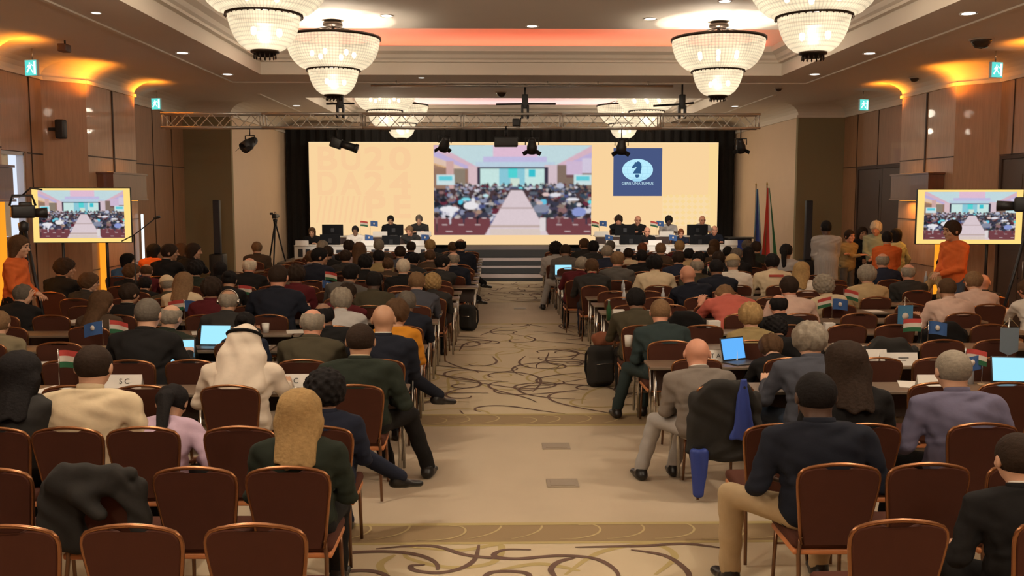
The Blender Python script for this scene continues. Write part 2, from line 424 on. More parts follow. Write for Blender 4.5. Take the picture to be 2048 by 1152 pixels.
# ---- side walls
for side in ('left', 'right'):
    s, pts = wall_line(side); m = MB()
    for i, (p, q) in enumerate(zip(pts[:-1], pts[1:])):
        mi = 0
        if i in (2, 6): mi = 1                                     # pilaster face, paler
        if i == len(pts) - 3: mi = 2
        if i == len(pts) - 2: mi = 3
        holes = []
        if side == 'left' and i == 4: holes = [(15.35, 16.5)]
        segs = [(0, 1, 0)]
        if holes:
            a = (holes[0][0] - p[1]) / (q[1] - p[1]); b = (holes[0][1] - p[1]) / (q[1] - p[1]); segs = [(0, a, 0), (a, b, 3.12), (b, 1, 0)]
        for a, b, z0 in segs:
            A = (p[0] + (q[0] - p[0]) * a, p[1] + (q[1] - p[1]) * a); B = (p[0] + (q[0] - p[0]) * b, p[1] + (q[1] - p[1]) * b)
            ox = s * .15
            if i == len(pts) - 2: A = (A[0], A[1] + .15)
            oy = .15 if i == len(pts) - 3 else 0
            if oy: ox = 0
            vs = [(A[0], A[1], z0), (B[0], B[1], z0), (B[0], B[1], 4.8), (A[0], A[1], 4.8), (A[0] + ox, A[1] + oy, z0), (B[0] + ox, B[1] + oy, z0), (B[0] + ox, B[1] + oy, 4.8), (A[0] + ox, A[1] + oy, 4.8)]
            m.add(vs, [(0, 1, 2, 3), (7, 6, 5, 4), (0, 4, 5, 1), (3, 2, 6, 7), (0, 3, 7, 4), (1, 5, 6, 2)], mi)
    # seams between the wood panels
    W = CX + s * 8.55; P = CX + s * 8.0
    for y in (9.2, 10.8, 15.2, 16.7, 21.2, 22.6, 23.9):
        if side == 'left' and y == 15.2: continue
        m.box((W - s * .004, y, 2.2), (.02, .018, 4.4), 4)
    for (y0, y1) in ((YB, 11.7), (14.95, 15.3), (16.55, 17.1), (20.4, 24.8)) if side == 'left' else ((YB, 11.7), (14.95, 17.1), (20.4, 24.8)):
        m.box((W - s * .004, (y0 + y1) / 2, 3.1), (.02, y1 - y0, .02), 4)
    for a, b in PILS:
        m.box((P - s * .004, (a + b) / 2, 3.6), (.03, .05, 1.6), 4)
        m.box((P - s * .003, (a + b) / 2, 3.1), (.02, b - a, .02), 4)
        for z in (1.9, 1.0): m.box((P - s * .003, (a + b) / 2, z), (.02, b - a, .012), 4)
    struct('wall_' + side, m, [M_WOOD, M_WOOD2, M_GREEN, M_BEIGE, M_SEAM], side + ' wood panelled side wall with pilasters')
    b = MB()
    for (y0, y1) in ((YB, 11.7), (14.95, 15.3), (16.55, 17.1), (20.4, 24.75)):
        b.box((W - s * .02, (y0 + y1) / 2, .07), (.04, y1 - y0, .14))
    for a, bb in PILS: b.box((P - s * .02, (a + bb) / 2, .07), (.04, bb - a, .14))
    b.box((CX + s * 7.33 - s * .02, (YN + YE) / 2, .07), (.04, YE - YN, .14))
    struct('baseboard_' + side, b, M_SEAM)
# dark double doors in the walls
def double_door(n, X, y0, y1, z1, s):
    r = bpy.data.objects.new('door_%d' % n, None); COL.objects.link(r); r.location = (X, (y0 + y1) / 2, 0); r['kind'] = 'structure'
    L = y1 - y0; m = MB(); m.box((-s * .02, 0, z1 + .03), (.08, L + .16, .06)); 
    for q in (-1, 1): m.box((-s * .02, q * (L / 2 + .04), z1 / 2), (.08, .08, z1))
    m.build('door_frame', M_SEAM, r)
    for q in (-1, 1):
        d = MB(); d.box((-s * .012, q * L / 4, z1 / 2), (.05, L / 2 - .015, z1 - .02))
        for zz in (z1 * .3, z1 * .74): d.box((-s * .04, q * L / 4, zz), (.012, L / 2 - .28, z1 * .34))
        o = d.build('door_leaf', M_DARK, r)
        h = MB(); h.tube([(-s * .05, q * .1, .95), (-s * .09, q * .1, .95), (-s * .09, q * .1, 1.25), (-s * .05, q * .1, 1.25)], .01); h.build('handle', mat('brushed_steel', (.5, .5, .5), 0.35, 1), o)
double_door(1, WR - .01, 20.75, 23.6, 3.02, 1)
double_door(2, WR - .01, 15.3, 16.9, 3.02, 1)
# bright glazed door in the left wall
r = bpy.data.objects.new('window_1', None); COL.objects.link(r); r.location = (WL, 15.8, 0); r['kind'] = 'structure'; r['label'] = 'tall glazed opening with daylight in left wall'
m = MB(); m.box((-.09, -.55, 1.55), (.13, .05, 3.1)); m.box((-.09, .67, 1.55), (.13, .05, 3.1)); m.box((-.09, .05, 3.08), (.13, 1.25, .06)); m.box((-.13, .30, 1.55), (.03, .04, 3.1)); m.box((-.13, .5, 2.35), (.03, .36, .03))
m.build('window_frame', mat('white_frame', (.6, .58, .6), .5), r)
MB().box((-.150, .30, 1.55), (.012, .76, 3.1)).build('daylight_pane', emat('daylight', (.78, .86, 1.0), 1.0), r)
MB().box((-.11, -.12, .85), (.05, .84, 1.68)).build('lower_panel', M_WOOD, r)
m = MB(); vs = []; N = 14
for i in range(N + 1):
    for z in (1.7, 3.05): vs.append((-.09 + .02 * math.sin(i * 1.9), -.5 + .72 * i / N, z))
m.add(vs, [(2 * i, 2 * i + 2, 2 * i + 3, 2 * i + 1) for i in range(N)], 0, True); m.build('curtain', mat('curtain_cream', (.6, .5, .36), .9, emit=(.75, .6, .4), es=.12), r)  # cloth given a faint glow for daylight coming through

# ---- end wall, back wall
m = MB(); m.box((CX, YE + .1, 2.4), (15.2, .2, 4.9)); struct('wall_front', m, M_BEIGE, 'end wall behind the stage')
m = MB(); m.box((CX, YB - .1, 2.9), (17.6, .2, 5.9)); struct('wall_back', m, M_WOOD, 'rear wall of the hall')
# black pleated drape round the led wall
m = MB(); vs = []; N = 420
for i in range(N + 1):
    x = NL + .05 + (NR - NL - .1) * i / N
    for z in (.02, 4.62): vs.append((x, YE - .22 + .05 * math.sin(i * .75) + .02 * math.sin(i * 2.1), z))
m.add(vs, [(2 * i, 2 * i + 2, 2 * i + 3, 2 * i + 1) for i in range(N)], 0, True)
tag(m.build('black_drape', M_BLACK), 'black pleated drape across the end wall behind the big screen', 'curtain')

# ---- cove light strips (lamps of the room)
light('AREA', 'red_cove_light', (CX, 18.93, 5.30), L_COVE, (1, .13, .06), rot=(PI - .15, 0, 0), size=9.6, size_y=.12)
light('AREA', 'pink_cove_light', (CX, 30.83, 5.30), L_COVE * .7, (1, .66, .80), rot=(PI - .15, 0, 0), size=9.6, size_y=.12)

# ---- recessed downlights
M_LAMP = emat('lamp_disc', (1, .93, .82), 6)
M_RING = mat('lamp_ring', (.8, .76, .7), .4)
DL = [(365, 105, ZL), (455, 148, ZL), (593, 211, ZL), (1739, 106, ZL), (1630, 148, ZL), (1937, 26, ZL), (1470, 212, ZL), (843, 155, ZL),
      (773, 31, ZU), (1064, 52, ZU), (1301, 37, ZU), (1450, 2, ZU), (192, 25, ZL), (1100, 172, ZL)]
DLN = ['on left side ceiling, nearest large one', 'on left side ceiling, second large one', 'on left side ceiling, farthest near the truss', 'on right side ceiling, second large one', 'on right side ceiling, third large one', 'on right side ceiling, nearest large one', 'on right side ceiling, farthest near the truss', 'small, on the cross beam right of the second left chandelier',
       'in the centre panel, right of the nearest left chandelier', 'in the centre panel, middle of the aisle', 'in the centre panel, between middle and right chandelier', 'in the centre panel, cut by the top picture edge', 'small, far left at the top of the picture', 'small, on the cross beam above the aisle']
for i, (px, py, z) in enumerate(DL):
    p = atZ(px, py, z)
    small = i in (7, 12, 13)
    R = .05 if small else .085
    pos = 'in the raised centre panel' if z == ZU else ('on left side ceiling' if px < 700 else 'on right side ceiling' if px > 1200 else 'on the cross beam')
    L = tag(bpy.data.objects.new('downlight', None), 'round recessed ceiling downlight ' + DLN[i], 'ceiling light', 'recessed ceiling downlights')
    COL.objects.link(L); L.location = p
    MB().lathe([(R * 1.35, -.012), (R * 1.35, 0), (R, 0), (R, -.008)], n=20).build('ring', M_RING, L)
    MB().lathe([(0, -.009), (R, -.009), (R, -.006)], n=20).build('lamp', M_LAMP, L)
    light('SPOT', 'downlight_beam', p + Vector((0, 0, -.03)), L_DOWN * (.3 if small else 1), (1, .87, .72), angle=2.0, blend=.9)
for (x, y) in [(CX - 5.7, 5), (CX + 5.7, 5), (CX - 2, 3), (CX + 2, 3), (CX - 5.7, 1), (CX + 5.7, 1), (CX, 8)]:
    light('SPOT', 'downlight_beam', (x, y, 4.7 if abs(x - CX) > 4 else 5.3), L_DOWN, (1, .87, .72), angle=2.0, blend=.9)

# ---- chandeliers
def bowl_mat():
    m = bpy.data.materials.new('crystal_beads'); m.use_nodes = True; nt = m.node_tree; nt.nodes.clear()
    N = nt.nodes.new; out = N('ShaderNodeOutputMaterial'); e = N('ShaderNodeEmission'); tr = N('ShaderNodeBsdfTransparent'); mix = N('ShaderNodeMixShader')
    gl = N('ShaderNodeBsdfGlossy'); gl.inputs['Roughness'].default_value = .25; mx2 = N('ShaderNodeMixShader'); mx2.inputs[0].default_value = .06
    tc = N('ShaderNodeTexCoord'); sp = N('ShaderNodeSeparateXYZ'); nt.links.new(tc.outputs['Object'], sp.inputs[0])
    at = N('ShaderNodeMath'); at.operation = 'ARCTAN2'; nt.links.new(sp.outputs[1], at.inputs[0]); nt.links.new(sp.outputs[0], at.inputs[1])
    def wave(src, k):
        a = N('ShaderNodeMath'); a.operation = 'MULTIPLY'; a.inputs[1].default_value = k; nt.links.new(src, a.inputs[0])
        b = N('ShaderNodeMath'); b.operation = 'SINE'; nt.links.new(a.outputs[0], b.inputs[0])
        c = N('ShaderNodeMath'); c.operation = 'ABSOLUTE'; nt.links.new(b.outputs[0], c.inputs[0]); return c.outputs[0]
    a = wave(at.outputs[0], 42); b = wave(sp.outputs[2], 70)
    mu = N('ShaderNodeMath'); mu.operation = 'MULTIPLY'; nt.links.new(a, mu.inputs[0]); nt.links.new(b, mu.inputs[1])
    pw = N('ShaderNodeMath'); pw.operation = 'POWER'; pw.inputs[1].default_value = .35; nt.links.new(mu.outputs[0], pw.inputs[0])
    nz = N('ShaderNodeTexNoise'); nz.inputs['Scale'].default_value = 2.2; nt.links.new(tc.outputs['Object'], nz.inputs['Vector'])
    mr = N('ShaderNodeMapRange'); mr.inputs[1].default_value = .3; mr.inputs[2].default_value = .7; mr.inputs[3].default_value = .8; mr.inputs[4].default_value = 1.3
    nt.links.new(nz.outputs['Fac'], mr.inputs[0])
    st = N('ShaderNodeMath'); st.operation = 'MULTIPLY'; nt.links.new(mr.outputs[0], st.inputs[0])
    ad = N('ShaderNodeMapRange'); ad.inputs[3].default_value = .45; ad.inputs[4].default_value = 1.0; nt.links.new(pw.outputs[0], ad.inputs[0])
    s2 = N('ShaderNodeMath'); s2.operation = 'MULTIPLY'; s2.inputs[1].default_value = E_BOWL; nt.links.new(ad.outputs[0], s2.inputs[0]); nt.links.new(s2.outputs[0], st.inputs[1])
    e.inputs[0].default_value = (1, .80, .53, 1); nt.links.new(st.outputs[0], e.inputs[1])
    nt.links.new(e.outputs[0], mx2.inputs[1]); nt.links.new(gl.outputs[0], mx2.inputs[2])
    mix.inputs[0].default_value = .8
    nt.links.new(tr.outputs[0], mix.inputs[1]); nt.links.new(mx2.outputs[0], mix.inputs[2]); nt.links.new(mix.outputs[0], out.inputs[0]); return m
M_BOWL = bowl_mat(); M_BRONZE = mat('dark_bronze', (.045, .03, .022), .4, .8); M_BULB = emat('bulb', (1, .86, .62), 9)
def chandelier_meshes():
    P = {}
    up = [(.80, 1.0), (.80, .94), (.775, .82), (.73, .70), (.66, .60), (.57, .52), (.46, .475)]
    lo = [(.435, .46), (.42, .38), (.395, .29), (.355, .20), (.30, .12), (.23, .065), (.155, .04)]
    a = MB(); vs = []
    for prof, nm in ((up, 'upper_bowl'), (lo, 'lower_bowl')):
        m = MB(); n = 56; vs = []
        for r, z in prof:
            for k in range(n): t = 2 * PI * k / n; vs.append((r * math.cos(t), r * math.sin(t), z))
        m.add(vs, [(i * n + k, i * n + (k + 1) % n, (i + 1) * n + (k + 1) % n, (i + 1) * n + k) for i in range(len(prof) - 1) for k in range(n)], 0, True)
        P[nm] = (m, M_BOWL)
    P['top_ring'] = (MB().lathe([(.79, .985), (.825, .985), (.825, 1.03), (.79, 1.03), (.79, .985)], n=56), M_BRONZE)
    m = MB().lathe([(.425, .455), (.465, .455), (.465, .495), (.425, .495), (.425, .455)], n=56)
    for k in range(36):
        t = 2 * PI * k / 36; m.lathe([(0, -.016), (.014, 0), (0, .016)], (.46 * math.cos(t), .46 * math.sin(t), .45), n=6)
    P['middle_ring'] = (m, M_BRONZE)
    m = MB().lathe([(.0, .0), (.05, .0), (.11, -.02), (.13, .01), (.17, .02), (.17, .05), (0, .05)], n=28)
    for k in range(14):
        t = 2 * PI * k / 14; m.lathe([(0, -.05), (.012, -.03), (.004, .02)], (.13 * math.cos(t), .13 * math.sin(t), -.01), n=6)
    P['finial'] = (m, M_BRONZE)
    m = MB().tube([(0, 0, 1.05), (0, 0, 1.26)], .03)
    for k in range(8):
        t = 2 * PI * k / 8; c, s_ = math.cos(t), math.sin(t)
        m.tube([(.03 * c, .03 * s_, 1.2), (.25 * c, .25 * s_, 1.15), (.55 * c, .55 * s_, 1.07), (.81 * c, .81 * s_, 1.01)], .010, 6)
    P['stem'] = (m, M_BRONZE)
    P['canopy'] = (MB().lathe([(.05, 1.20), (.17, 1.22), (.17, 1.27), (.145, 1.275), (.145, 1.31), (0, 1.31)], n=28), M_BRONZE)
    m = MB()
    for k in range(6):
        t = 2 * PI * k / 6 + .3; m.lathe([(0, -.06), (.03, -.04), (.04, 0), (.03, .04), (0, .05)], (.36 * math.cos(t), .36 * math.sin(t), .74), n=10)
    for k in range(3):
        t = 2 * PI * k / 3; m.lathe([(0, -.05), (.025, -.03), (.035, 0), (.02, .04), (0, .05)], (.18 * math.cos(t), .18 * math.sin(t), .26), n=10)
    P.pop('bulbs', 0)
    out = {}
    for k, (m, mt) in P.items():
        me = m.mesh(k); me.materials.append(mt); out[k] = me
    return out
CHM = chandelier_meshes()
BULB = MB().lathe([(0, -.06), (.03, -.04), (.04, 0), (.03, .04), (0, .05)], n=10).mesh('bulb'); BULB.materials.append(M_BULB)
CHS = [(-1, 11.8, 'nearest left, cut by top of picture'), (1, 11.8, 'nearest right, cut by top of picture'), (-1, 16.8, 'second on the left, before the red cove'), (1, 16.8, 'second on the right, before the red cove'),
       (-1, 24.6, 'third on the left, behind the truss'), (1, 24.6, 'third on the right, behind the truss'), (-1, 28.9, 'farthest left, just before the big screen'), (1, 28.9, 'farthest right, just before the big screen'),
       (-1, 6.6, ''), (1, 6.6, ''), (-1, 1.6, ''), (1, 1.6, '')]  # unlabelled entries: unseen lamps added for light, no chandelier built
for s, y, lb in CHS:
    loc = (CX + s * 3.345, y, ZU - 1.31)
    if lb:
        c = thing('chandelier', 'two-tier crystal bead bowl chandelier, ' + lb, 'chandelier', loc, 0, 'crystal bowl chandeliers')
        for k, me in CHM.items(): obj(k, me, c)
        for k in range(6):
            t = 2 * PI * k / 6 + .3; obj('bulb', BULB, c, (.36 * math.cos(t), .36 * math.sin(t), .74))
        for k in range(3):
            t = 2 * PI * k / 3; obj('bulb', BULB, c, (.18 * math.cos(t), .18 * math.sin(t), .26))
    light('POINT', 'chandelier_lamp', (loc[0], loc[1], loc[2] + .80), L_CHAND * .8 * (1.4 if y > 20 else 1), (1, .86, .68), soft=.12)
    light('POINT', 'chandelier_lower_lamp', (loc[0], loc[1], loc[2] + .26), L_CHAND * .9, (1, .86, .68), soft=.08)
# ================================================================== wall fittings
M_STEEL = mat('polished_steel', (.62, .6, .57), .28, 1)
M_BLK = mat('black_plastic', (.015, .015, .016), .45)
M_BLKM = mat('black_metal', (.02, .02, .022), .38, .5)
M_AMB = emat('amber_led', (1, .36, .03), 2.2)
M_BOXW = wood('sconce_wood', (.16, .06, .028), .35)
for side, s in (('left', -1), ('right', 1)):
    P = CX + s * 8.0
    for (a, b), where in ((PILS[0], 'nearer'), (PILS[1], 'farther')):
        if where == 'nearer' and side == 'right': vis = False
        y = (a + b) / 2
        t = thing('wall_light_box', 'dark wooden light box glowing amber on the %s %s wall pilaster' % (where, side), 'wall light', (P, y, 2.3), 0, None)
        m = MB(); m.box((-s * .16, 0, .25), (.30, 1.7, .46)); m.box((-s * .16, 0, .50), (.34, 1.76, .035)); m.box((-s * .16, 0, .0), (.34, 1.76, .035)); m.build('casing', M_BOXW, t)
        MB().box((-s * .16, 0, -.022), (.08, 1.3, .008)).build('lower_lamp', M_AMB, t)
        MB().box((-s * .16, 0, .522), (.08, 1.3, .008)).build('upper_lamp', M_AMB, t)
        light('AREA', 'amber_downlight', (P - s * .16, y, 2.24), L_AMBER * 1.0, (1, .40, .07), size=.12, size_y=1.3)
        for dy in (-1.3, 1.35):
            o = light('SPOT', 'amber_uplight', (P - s * .30, y + dy, 4.22), L_AMBER * (4 if dy > 0 else 3), (1, .30, .02), angle=2.5, blend=.9, soft=.10)
            o.rotation_euler = (PI * .86 * (1 if dy < 0 else 1) , 0, 0) if False else (PI, s * .5, 0)
# floor uplighter columns of amber light at the foot of pilasters
def uplighter(x, y, lb, h=1.1):
    t = thing('floor_uplighter', lb, 'uplighter', (x, y, 0))
    MB().rbox((0, 0, .09), (.2, .2, .18), .03).build('base', M_BLK, t)
    MB().lathe([(0, .18), (.07, .18), (.07, .185), (0, .19)], n=16).build('lens', M_AMB, t)
uplighter(CX - 7.75, 18.95, 'small black floor uplighter throwing amber light, below left pilaster')
uplighter(CX + 7.75, 18.9, 'small black floor uplighter throwing amber light, below right pilaster')
for side, s in (('left', -1), ('right', 1)):
    t = MB(); P = CX + s * 8.0
    y = 18.1
    o = t.box((-s * .03, 0, 1.15), (.014, .26, 2.2)).build('painted_amber_wash', emat('painted_amber_glow', (1, .34, .02), 1.1), None, (P, y, 0))  # uplighter wash on the pilaster niche, put in as a glowing slab
    tag(o, 'vertical amber uplight wash painted as glow on the %s wall pilaster' % side, 'painted light')
o = MB().box((.03, 0, 1.3), (.014, .26, 2.6)).build('painted_amber_wash', MATS['painted_amber_glow'], None, (PL, 14.43, 0)); tag(o, 'vertical amber uplight wash painted as glow at the left edge behind the standing woman', 'painted light')  # the same amber wash as glowing colour, no lamp here
o = MB().rbox((0, 0, 1.05), (.05, .05, 1.9), .02).build('white_light_tube', emat('white_tube', (.85, .95, 1), 1.3), None, (PL + .06, 20.1, 0)); tag(o, 'upright white light tube at the far edge of the left pilaster', 'light tube')
light('AREA', 'amber_wash', (PL + .5, 19.4, .25), 6, (1, .36, .04), rot=(PI, 0, 0), size=.3, size_y=.6)

# exit signs
def exit_sign(px, py, Y, lb, rz=0):
    p = atY(px, py, Y); t = thing('exit_sign', lb, 'exit sign', p, rz)
    MB().box((0, 0, 0), (.23, .05, .26)).build('housing', mat('sign_housing', (.5, .6, .65), .4), t)
    MB().box((0, -.028, 0), (.21, .006, .24)).build('lit_panel', emat('exit_green', (.10, .62, .55), 1.3), t)
    m = MB()
    def q(o_): m.prism(o_, -.0325, -.0335, lambda u, v, d: (u, d, v))
    q([(-.03, .06), (-.005, .06), (-.005, .085), (-.03, .085)]); q([(-.045, -.01), (0, -.02), (.01, .05), (-.035, .055)])
    q([(-.045, -.01), (-.02, -.015), (-.06, -.08), (-.085, -.07)]); q([(-.01, -.01), (.01, -.02), (.045, -.055), (.03, -.085), (.02, -.055)])
    q([(.01, .05), (.045, .02), (.05, .035), (.01, .065)]); q([(-.035, .055), (-.075, .01), (-.065, .0), (-.03, .035)])
    q([(.055, -.1), (.095, -.1), (.095, .1), (.055, .1)])
    m.build('running_man_pictogram', emat('exit_white', (.85, 1, 1), 1.4), t)
    MB().tube([(0, .02, .13), (0, .02, .32)], .012).build('hanger', M_STEEL, t)
exit_sign(64, 136, 15.8, 'green exit sign near left wall, close to picture corner', -.25)
exit_sign(313, 208, 21.8, 'green exit sign beyond the left pilaster, above the truss end', -.2)
exit_sign(1992, 140, 15.8, 'green exit sign near right wall, close to picture corner', .25)
exit_sign(1727, 210, 21.8, 'green exit sign beyond the right pilaster', .2)

# dome and bracket cameras, speakers on the ceiling
def dome_cam(px, py, z, lb, r=.11):
    p = atZ(px, py, z); t = thing('dome_camera', lb, 'camera', p)
    MB().lathe([(0, -r), (r * .6, -r * .85), (r, -r * .3), (r, 0)], n=18).build('dome', mat('dome_smoke', (.05, .03, .02), .15), t)
    MB().lathe([(r, -.02), (r * 1.2, -.015), (r * 1.2, 0), (0, 0)], n=18).build('base', mat('dome_base', (.5, .42, .34), .5), t)
dome_cam(1963, 78, 4.75, 'dark dome camera on right side ceiling', .15)
dome_cam(1829, 155, 4.7, 'small dome camera above the right pilaster', .09)
dome_cam(1003, 184, ZL, 'dark dome camera on the cross beam above the truss', .12)
dome_cam(1557, 176, ZL, 'low round detector on right ceiling near the truss', .08)
p = atZ(130, 93, 4.66); t = thing('bullet_camera', 'small boxy camera under the left side ceiling', 'camera', p)
MB().tube([(0, 0, .14), (0, 0, .03)], .015).build('bracket', M_BLK, t); MB().rbox((0, -.03, -.03), (.14, .2, .12), .02).build('housing', mat('cam_brown', (.12, .06, .04), .5), t)
t = thing('wall_speaker', 'small black speaker on the left wall near the pilaster', 'speaker', (WL + .3, 17.2, 3.55))
MB().rbox((0, 0, 0), (.16, .16, .34), .03).build('cabinet', M_BLK, t); MB().box((-.14, 0, 0), (.14, .05, .05)).build('bracket', M_BLKM, t)

# rail with tiny lamps across the cross beam
r0 = atZ(742, 173, ZL - .12); r1 = atZ(1345, 175, ZL - .12)
t = thing('ceiling_rail', 'thin chrome rail across the cross beam beyond the first coffer', 'rail', ((r0.x + r1.x) / 2, r0.y, ZL - .1))
L = r1.x - r0.x
MB().tube([(-L / 2, 0, 0), (L / 2, 0, 0)], .028, 10).build('tube', M_STEEL, t)
for k in range(6): MB().tube([(-L / 2 + L * (k + .5) / 6, 0, 0), (-L / 2 + L * (k + .5) / 6, 0, .10)], .012).build('bracket', M_STEEL, t)

# ================================================================== screens
def video(nx, ny):
    A = np.zeros((ny, nx, 3), np.float32)
    U, V = np.meshgrid((np.arange(nx) + .5) / nx, 1 - (np.arange(ny) + .5) / ny)   # V up: row 0 is top
    V = 1 - V                                                                      # v measured downwards
    def put(mask, c, a=1.0): A[mask] = A[mask] * (1 - a) + np.array(c, np.float32) * a
    vx, vy = .515, .47
    put(U >= 0, (.62, .80, .84))
    side = np.abs(U - vx) / np.maximum(.02, (vy - V) + .0)
    put((V < vy) & (side > 1.05), (.78, .52, .62)); put((V < vy) & (side > 1.25), (.60, .50, .78)); put((V < vy) & (side > 1.5), (.85, .62, .50))
    put((V < vy) & (side > 1.9), (.80, .48, .24)); put((V < vy) & (side > 2.05), (.42, .24, .16))
    put((V < .17) & (np.abs(U - vx) < .14), (.86, .58, .74)); put((V > .13) & (V < .19) & (np.abs(U - vx) < .2), (.62, .58, .86)); put((V > .19) & (V < .26) & (np.abs(U - vx) < .25), (.58, .72, .86))
    put((V > .26) & (V < .55) & (U < .24), (.34, .20, .14)); put((V > .26) & (V < .55) & (U < .20) & (U > .13), (.30, .24, .18)); put((V > .18) & (V < .5) & (U < .13) & (U > .08), (.72, .45, .42))
    put((V > .24) & (V < .5) & (U > .22) & (U < .29), (.80, .58, .62)); put((V > .22) & (V < .5) & (U > .70) & (U < .78), (.76, .60, .66))
    put((V > .22) & (V < .5) & (U > .78), (.26, .18, .14)); put((V > .18) & (V < .36) & (U > .84) & (U < .94), (.72, .55, .74)); put((V > .15) & (V < .31) & (U > .94), (.74, .66, .82)); put((V > .33) & (V < .36) & (U > .84), (.2, .1, .1))
    put((V > .245) & (V < .47) & (U > .275) & (U < .725), (.05, .04, .07)); put((V > .26) & (V < .455) & (U > .295) & (U < .70), (.66, .90, .86))
    put((V > .265) & (V < .44) & (U > .415) & (U < .575), (.30, .66, .78)); put((V > .265) & (V < .36) & (U > .47) & (U < .53), (.10, .75, .75)); put((V > .37) & (V < .45) & (np.abs(U - vx) < .03), (.72, .86, .74))
    put((V > .27) & (V < .35) & (U > .60) & (U < .645), (.05, .62, .72))
    for x0 in (.02, .885): put((V > .33) & (V < .44) & (U > x0) & (U < x0 + .115), (.70, .86, .88)); put((V > .345) & (V < .39) & (U > x0 + .015) & (U < x0 + .1), (.15, .68, .78))
    put((V > .46) & (V < .49) & (U > .44) & (U < .56), (.10, .12, .2))
    put(V > .485, (.085, .05, .055))
    rg = np.random.RandomState(3)
    pal = [(.05, .05, .08), (.07, .06, .10), (.04, .05, .06), (.10, .12, .28), (.45, .40, .50), (.05, .08, .12), (.72, .70, .78), (.30, .16, .16), (.16, .03, .05), (.02, .02, .03), (.30, .32, .45), (.12, .14, .18)]
    for i in range(620):
        v = .44 + .56 * (rg.rand() ** 1.5); sc = .010 + (v - .44) * .065
        if v > .86: continue
        u = rg.rand(); wv = .03 + (v - .47) * .36
        if abs(u - (vx + .015 * (v - .4))) < wv: continue
        c = pal[rg.randint(len(pal))]
        if v < .5 and abs(u - vx) > .45: continue
        put(((U - u) / sc) ** 2 + ((V - v) / (sc * 1.25)) ** 2 < 1, c); hc = [(.05, .03, .03), (.3, .22, .18), (.5, .46, .44), (.03, .03, .04)][rg.randint(4)]
        put(((U - u) / (sc * .5)) ** 2 + ((V - v + sc * 1.5) / (sc * .8)) ** 2 < 1, hc)
    for (u, v, a, b, c) in ((.10, .71, .06, .035, (.92, .90, .94)), (.11, .76, .012, .04, (.92, .9, .94)), (.235, .67, .045, .045, (.93, .90, .92)), (.25, .61, .012, .03, (.9, .88, .9)), (.205, .60, .03, .018, (.25, .80, .90)), (.17, .63, .015, .025, (.1, .65, .85)),
                            (.33, .56, .018, .016, (.6, .9, .95)), (.92, .74, .045, .05, (.30, .36, .72)), (.92, .66, .016, .022, (.75, .72, .76)), (.695, .63, .02, .035, (.15, .62, .85)), (.71, .545, .022, .02, (.85, .62, .58)), (.77, .55, .035, .022, (.86, .84, .9)),
                            (.88, .60, .04, .018, (.9, .88, .94)), (.99, .63, .015, .02, (.15, .8, .85)), (.285, .74, .018, .025, (.45, .28, .2)), (.68, .70, .05, .05, (.28, .30, .40)), (.67, .64, .02, .02, (.7, .55, .52)), (.80, .45, .025, .03, (.55, .58, .72)), (.55, .475, .012, .012, (.2, .8, .85)), (.17, .505, .006, .006, (1, .9, .8))):
        put(((U - u) / a) ** 2 + ((V - v) / b) ** 2 < 1, c)
    for row, (v, sc) in enumerate(((.80, .040), (.87, .048), (.95, .058))):
        for k in range(-12, 12):
            u = vx + .02 + (k + .5) * sc * 2.15 * 1.0
            if abs(u - vx) < .16 + (v - .8) * .35: continue
            put((np.abs(U - u) < sc * .95) & (V > v) & (((U - u) / sc) ** 2 * .02 + (v + .012 - V) < .012), (.20, .06, .07)); put((np.abs(U - u) < sc * .35) & (np.abs(V - v - .008) < .004), (.85, .7, .7))
    wv = .03 + (V - .47) * .36; ai = (V > .50) & (np.abs(U - (vx + .01)) < wv * .92)
    put(ai, (.80, .66, .70)); put(ai & (V > .68), (.82, .68, .72)); put(ai & (np.abs(V - .70) < .008), (.55, .42, .42)); put(ai & (np.abs(V - .90) < .012), (.6, .46, .42)); put((V > .93) & (np.abs(U - vx) < .16), (.80, .66, .60))
    put((V > .80) & (V < .95) & (np.abs(U - .69) < .02), (.85, .78, .78))
    for k in range(-2, 3):
        s_ = np.abs(U - (vx + .13 * k)) ; 
    A *= (1 + .08 * (rg.rand(ny, nx, 1) - .5)); B = A.copy()
    for dx, dy in ((1, 0), (-1, 0), (0, 1), (0, -1)): B += np.roll(A, (dy, dx), (0, 1))
    return np.clip(B / 5, 0, 1)
VN = (210, 122); VID = video(*VN)
def video_mesh(w, h):
    nx, ny = VN; xs = np.linspace(-w / 2, w / 2, nx); zs = np.linspace(h / 2, -h / 2, ny)
    X, Z = np.meshgrid(xs, zs); V = np.stack([X, np.zeros_like(X), Z], 2).reshape(-1, 3)
    i, j = np.meshgrid(np.arange(nx - 1), np.arange(ny - 1)); a = (j * nx + i).ravel(); Q = np.stack([a, a + nx, a + nx + 1, a + 1], 1)
    me = bpy.data.meshes.new('video_picture'); me.from_pydata(V.tolist(), [], Q.tolist())
    ca = me.color_attributes.new('picture', 'FLOAT_COLOR', 'POINT'); ca.data.foreach_set('color', np.concatenate([VID.reshape(-1, 3), np.ones((nx * ny, 1))], 1).astype(np.float32).ravel())
    me.materials.append(M_VIDEO); return me
M_VIDEO = bpy.data.materials.new('video_picture'); M_VIDEO.use_nodes = True; nt = M_VIDEO.node_tree; nt.nodes.clear()
e = nt.nodes.new('ShaderNodeEmission'); o = nt.nodes.new('ShaderNodeOutputMaterial'); a = nt.nodes.new('ShaderNodeAttribute'); a.attribute_name = 'picture'
nt.links.new(a.outputs['Color'], e.inputs[0]); e.inputs[1].default_value = .85; nt.links.new(e.outputs[0], o.inputs[0])

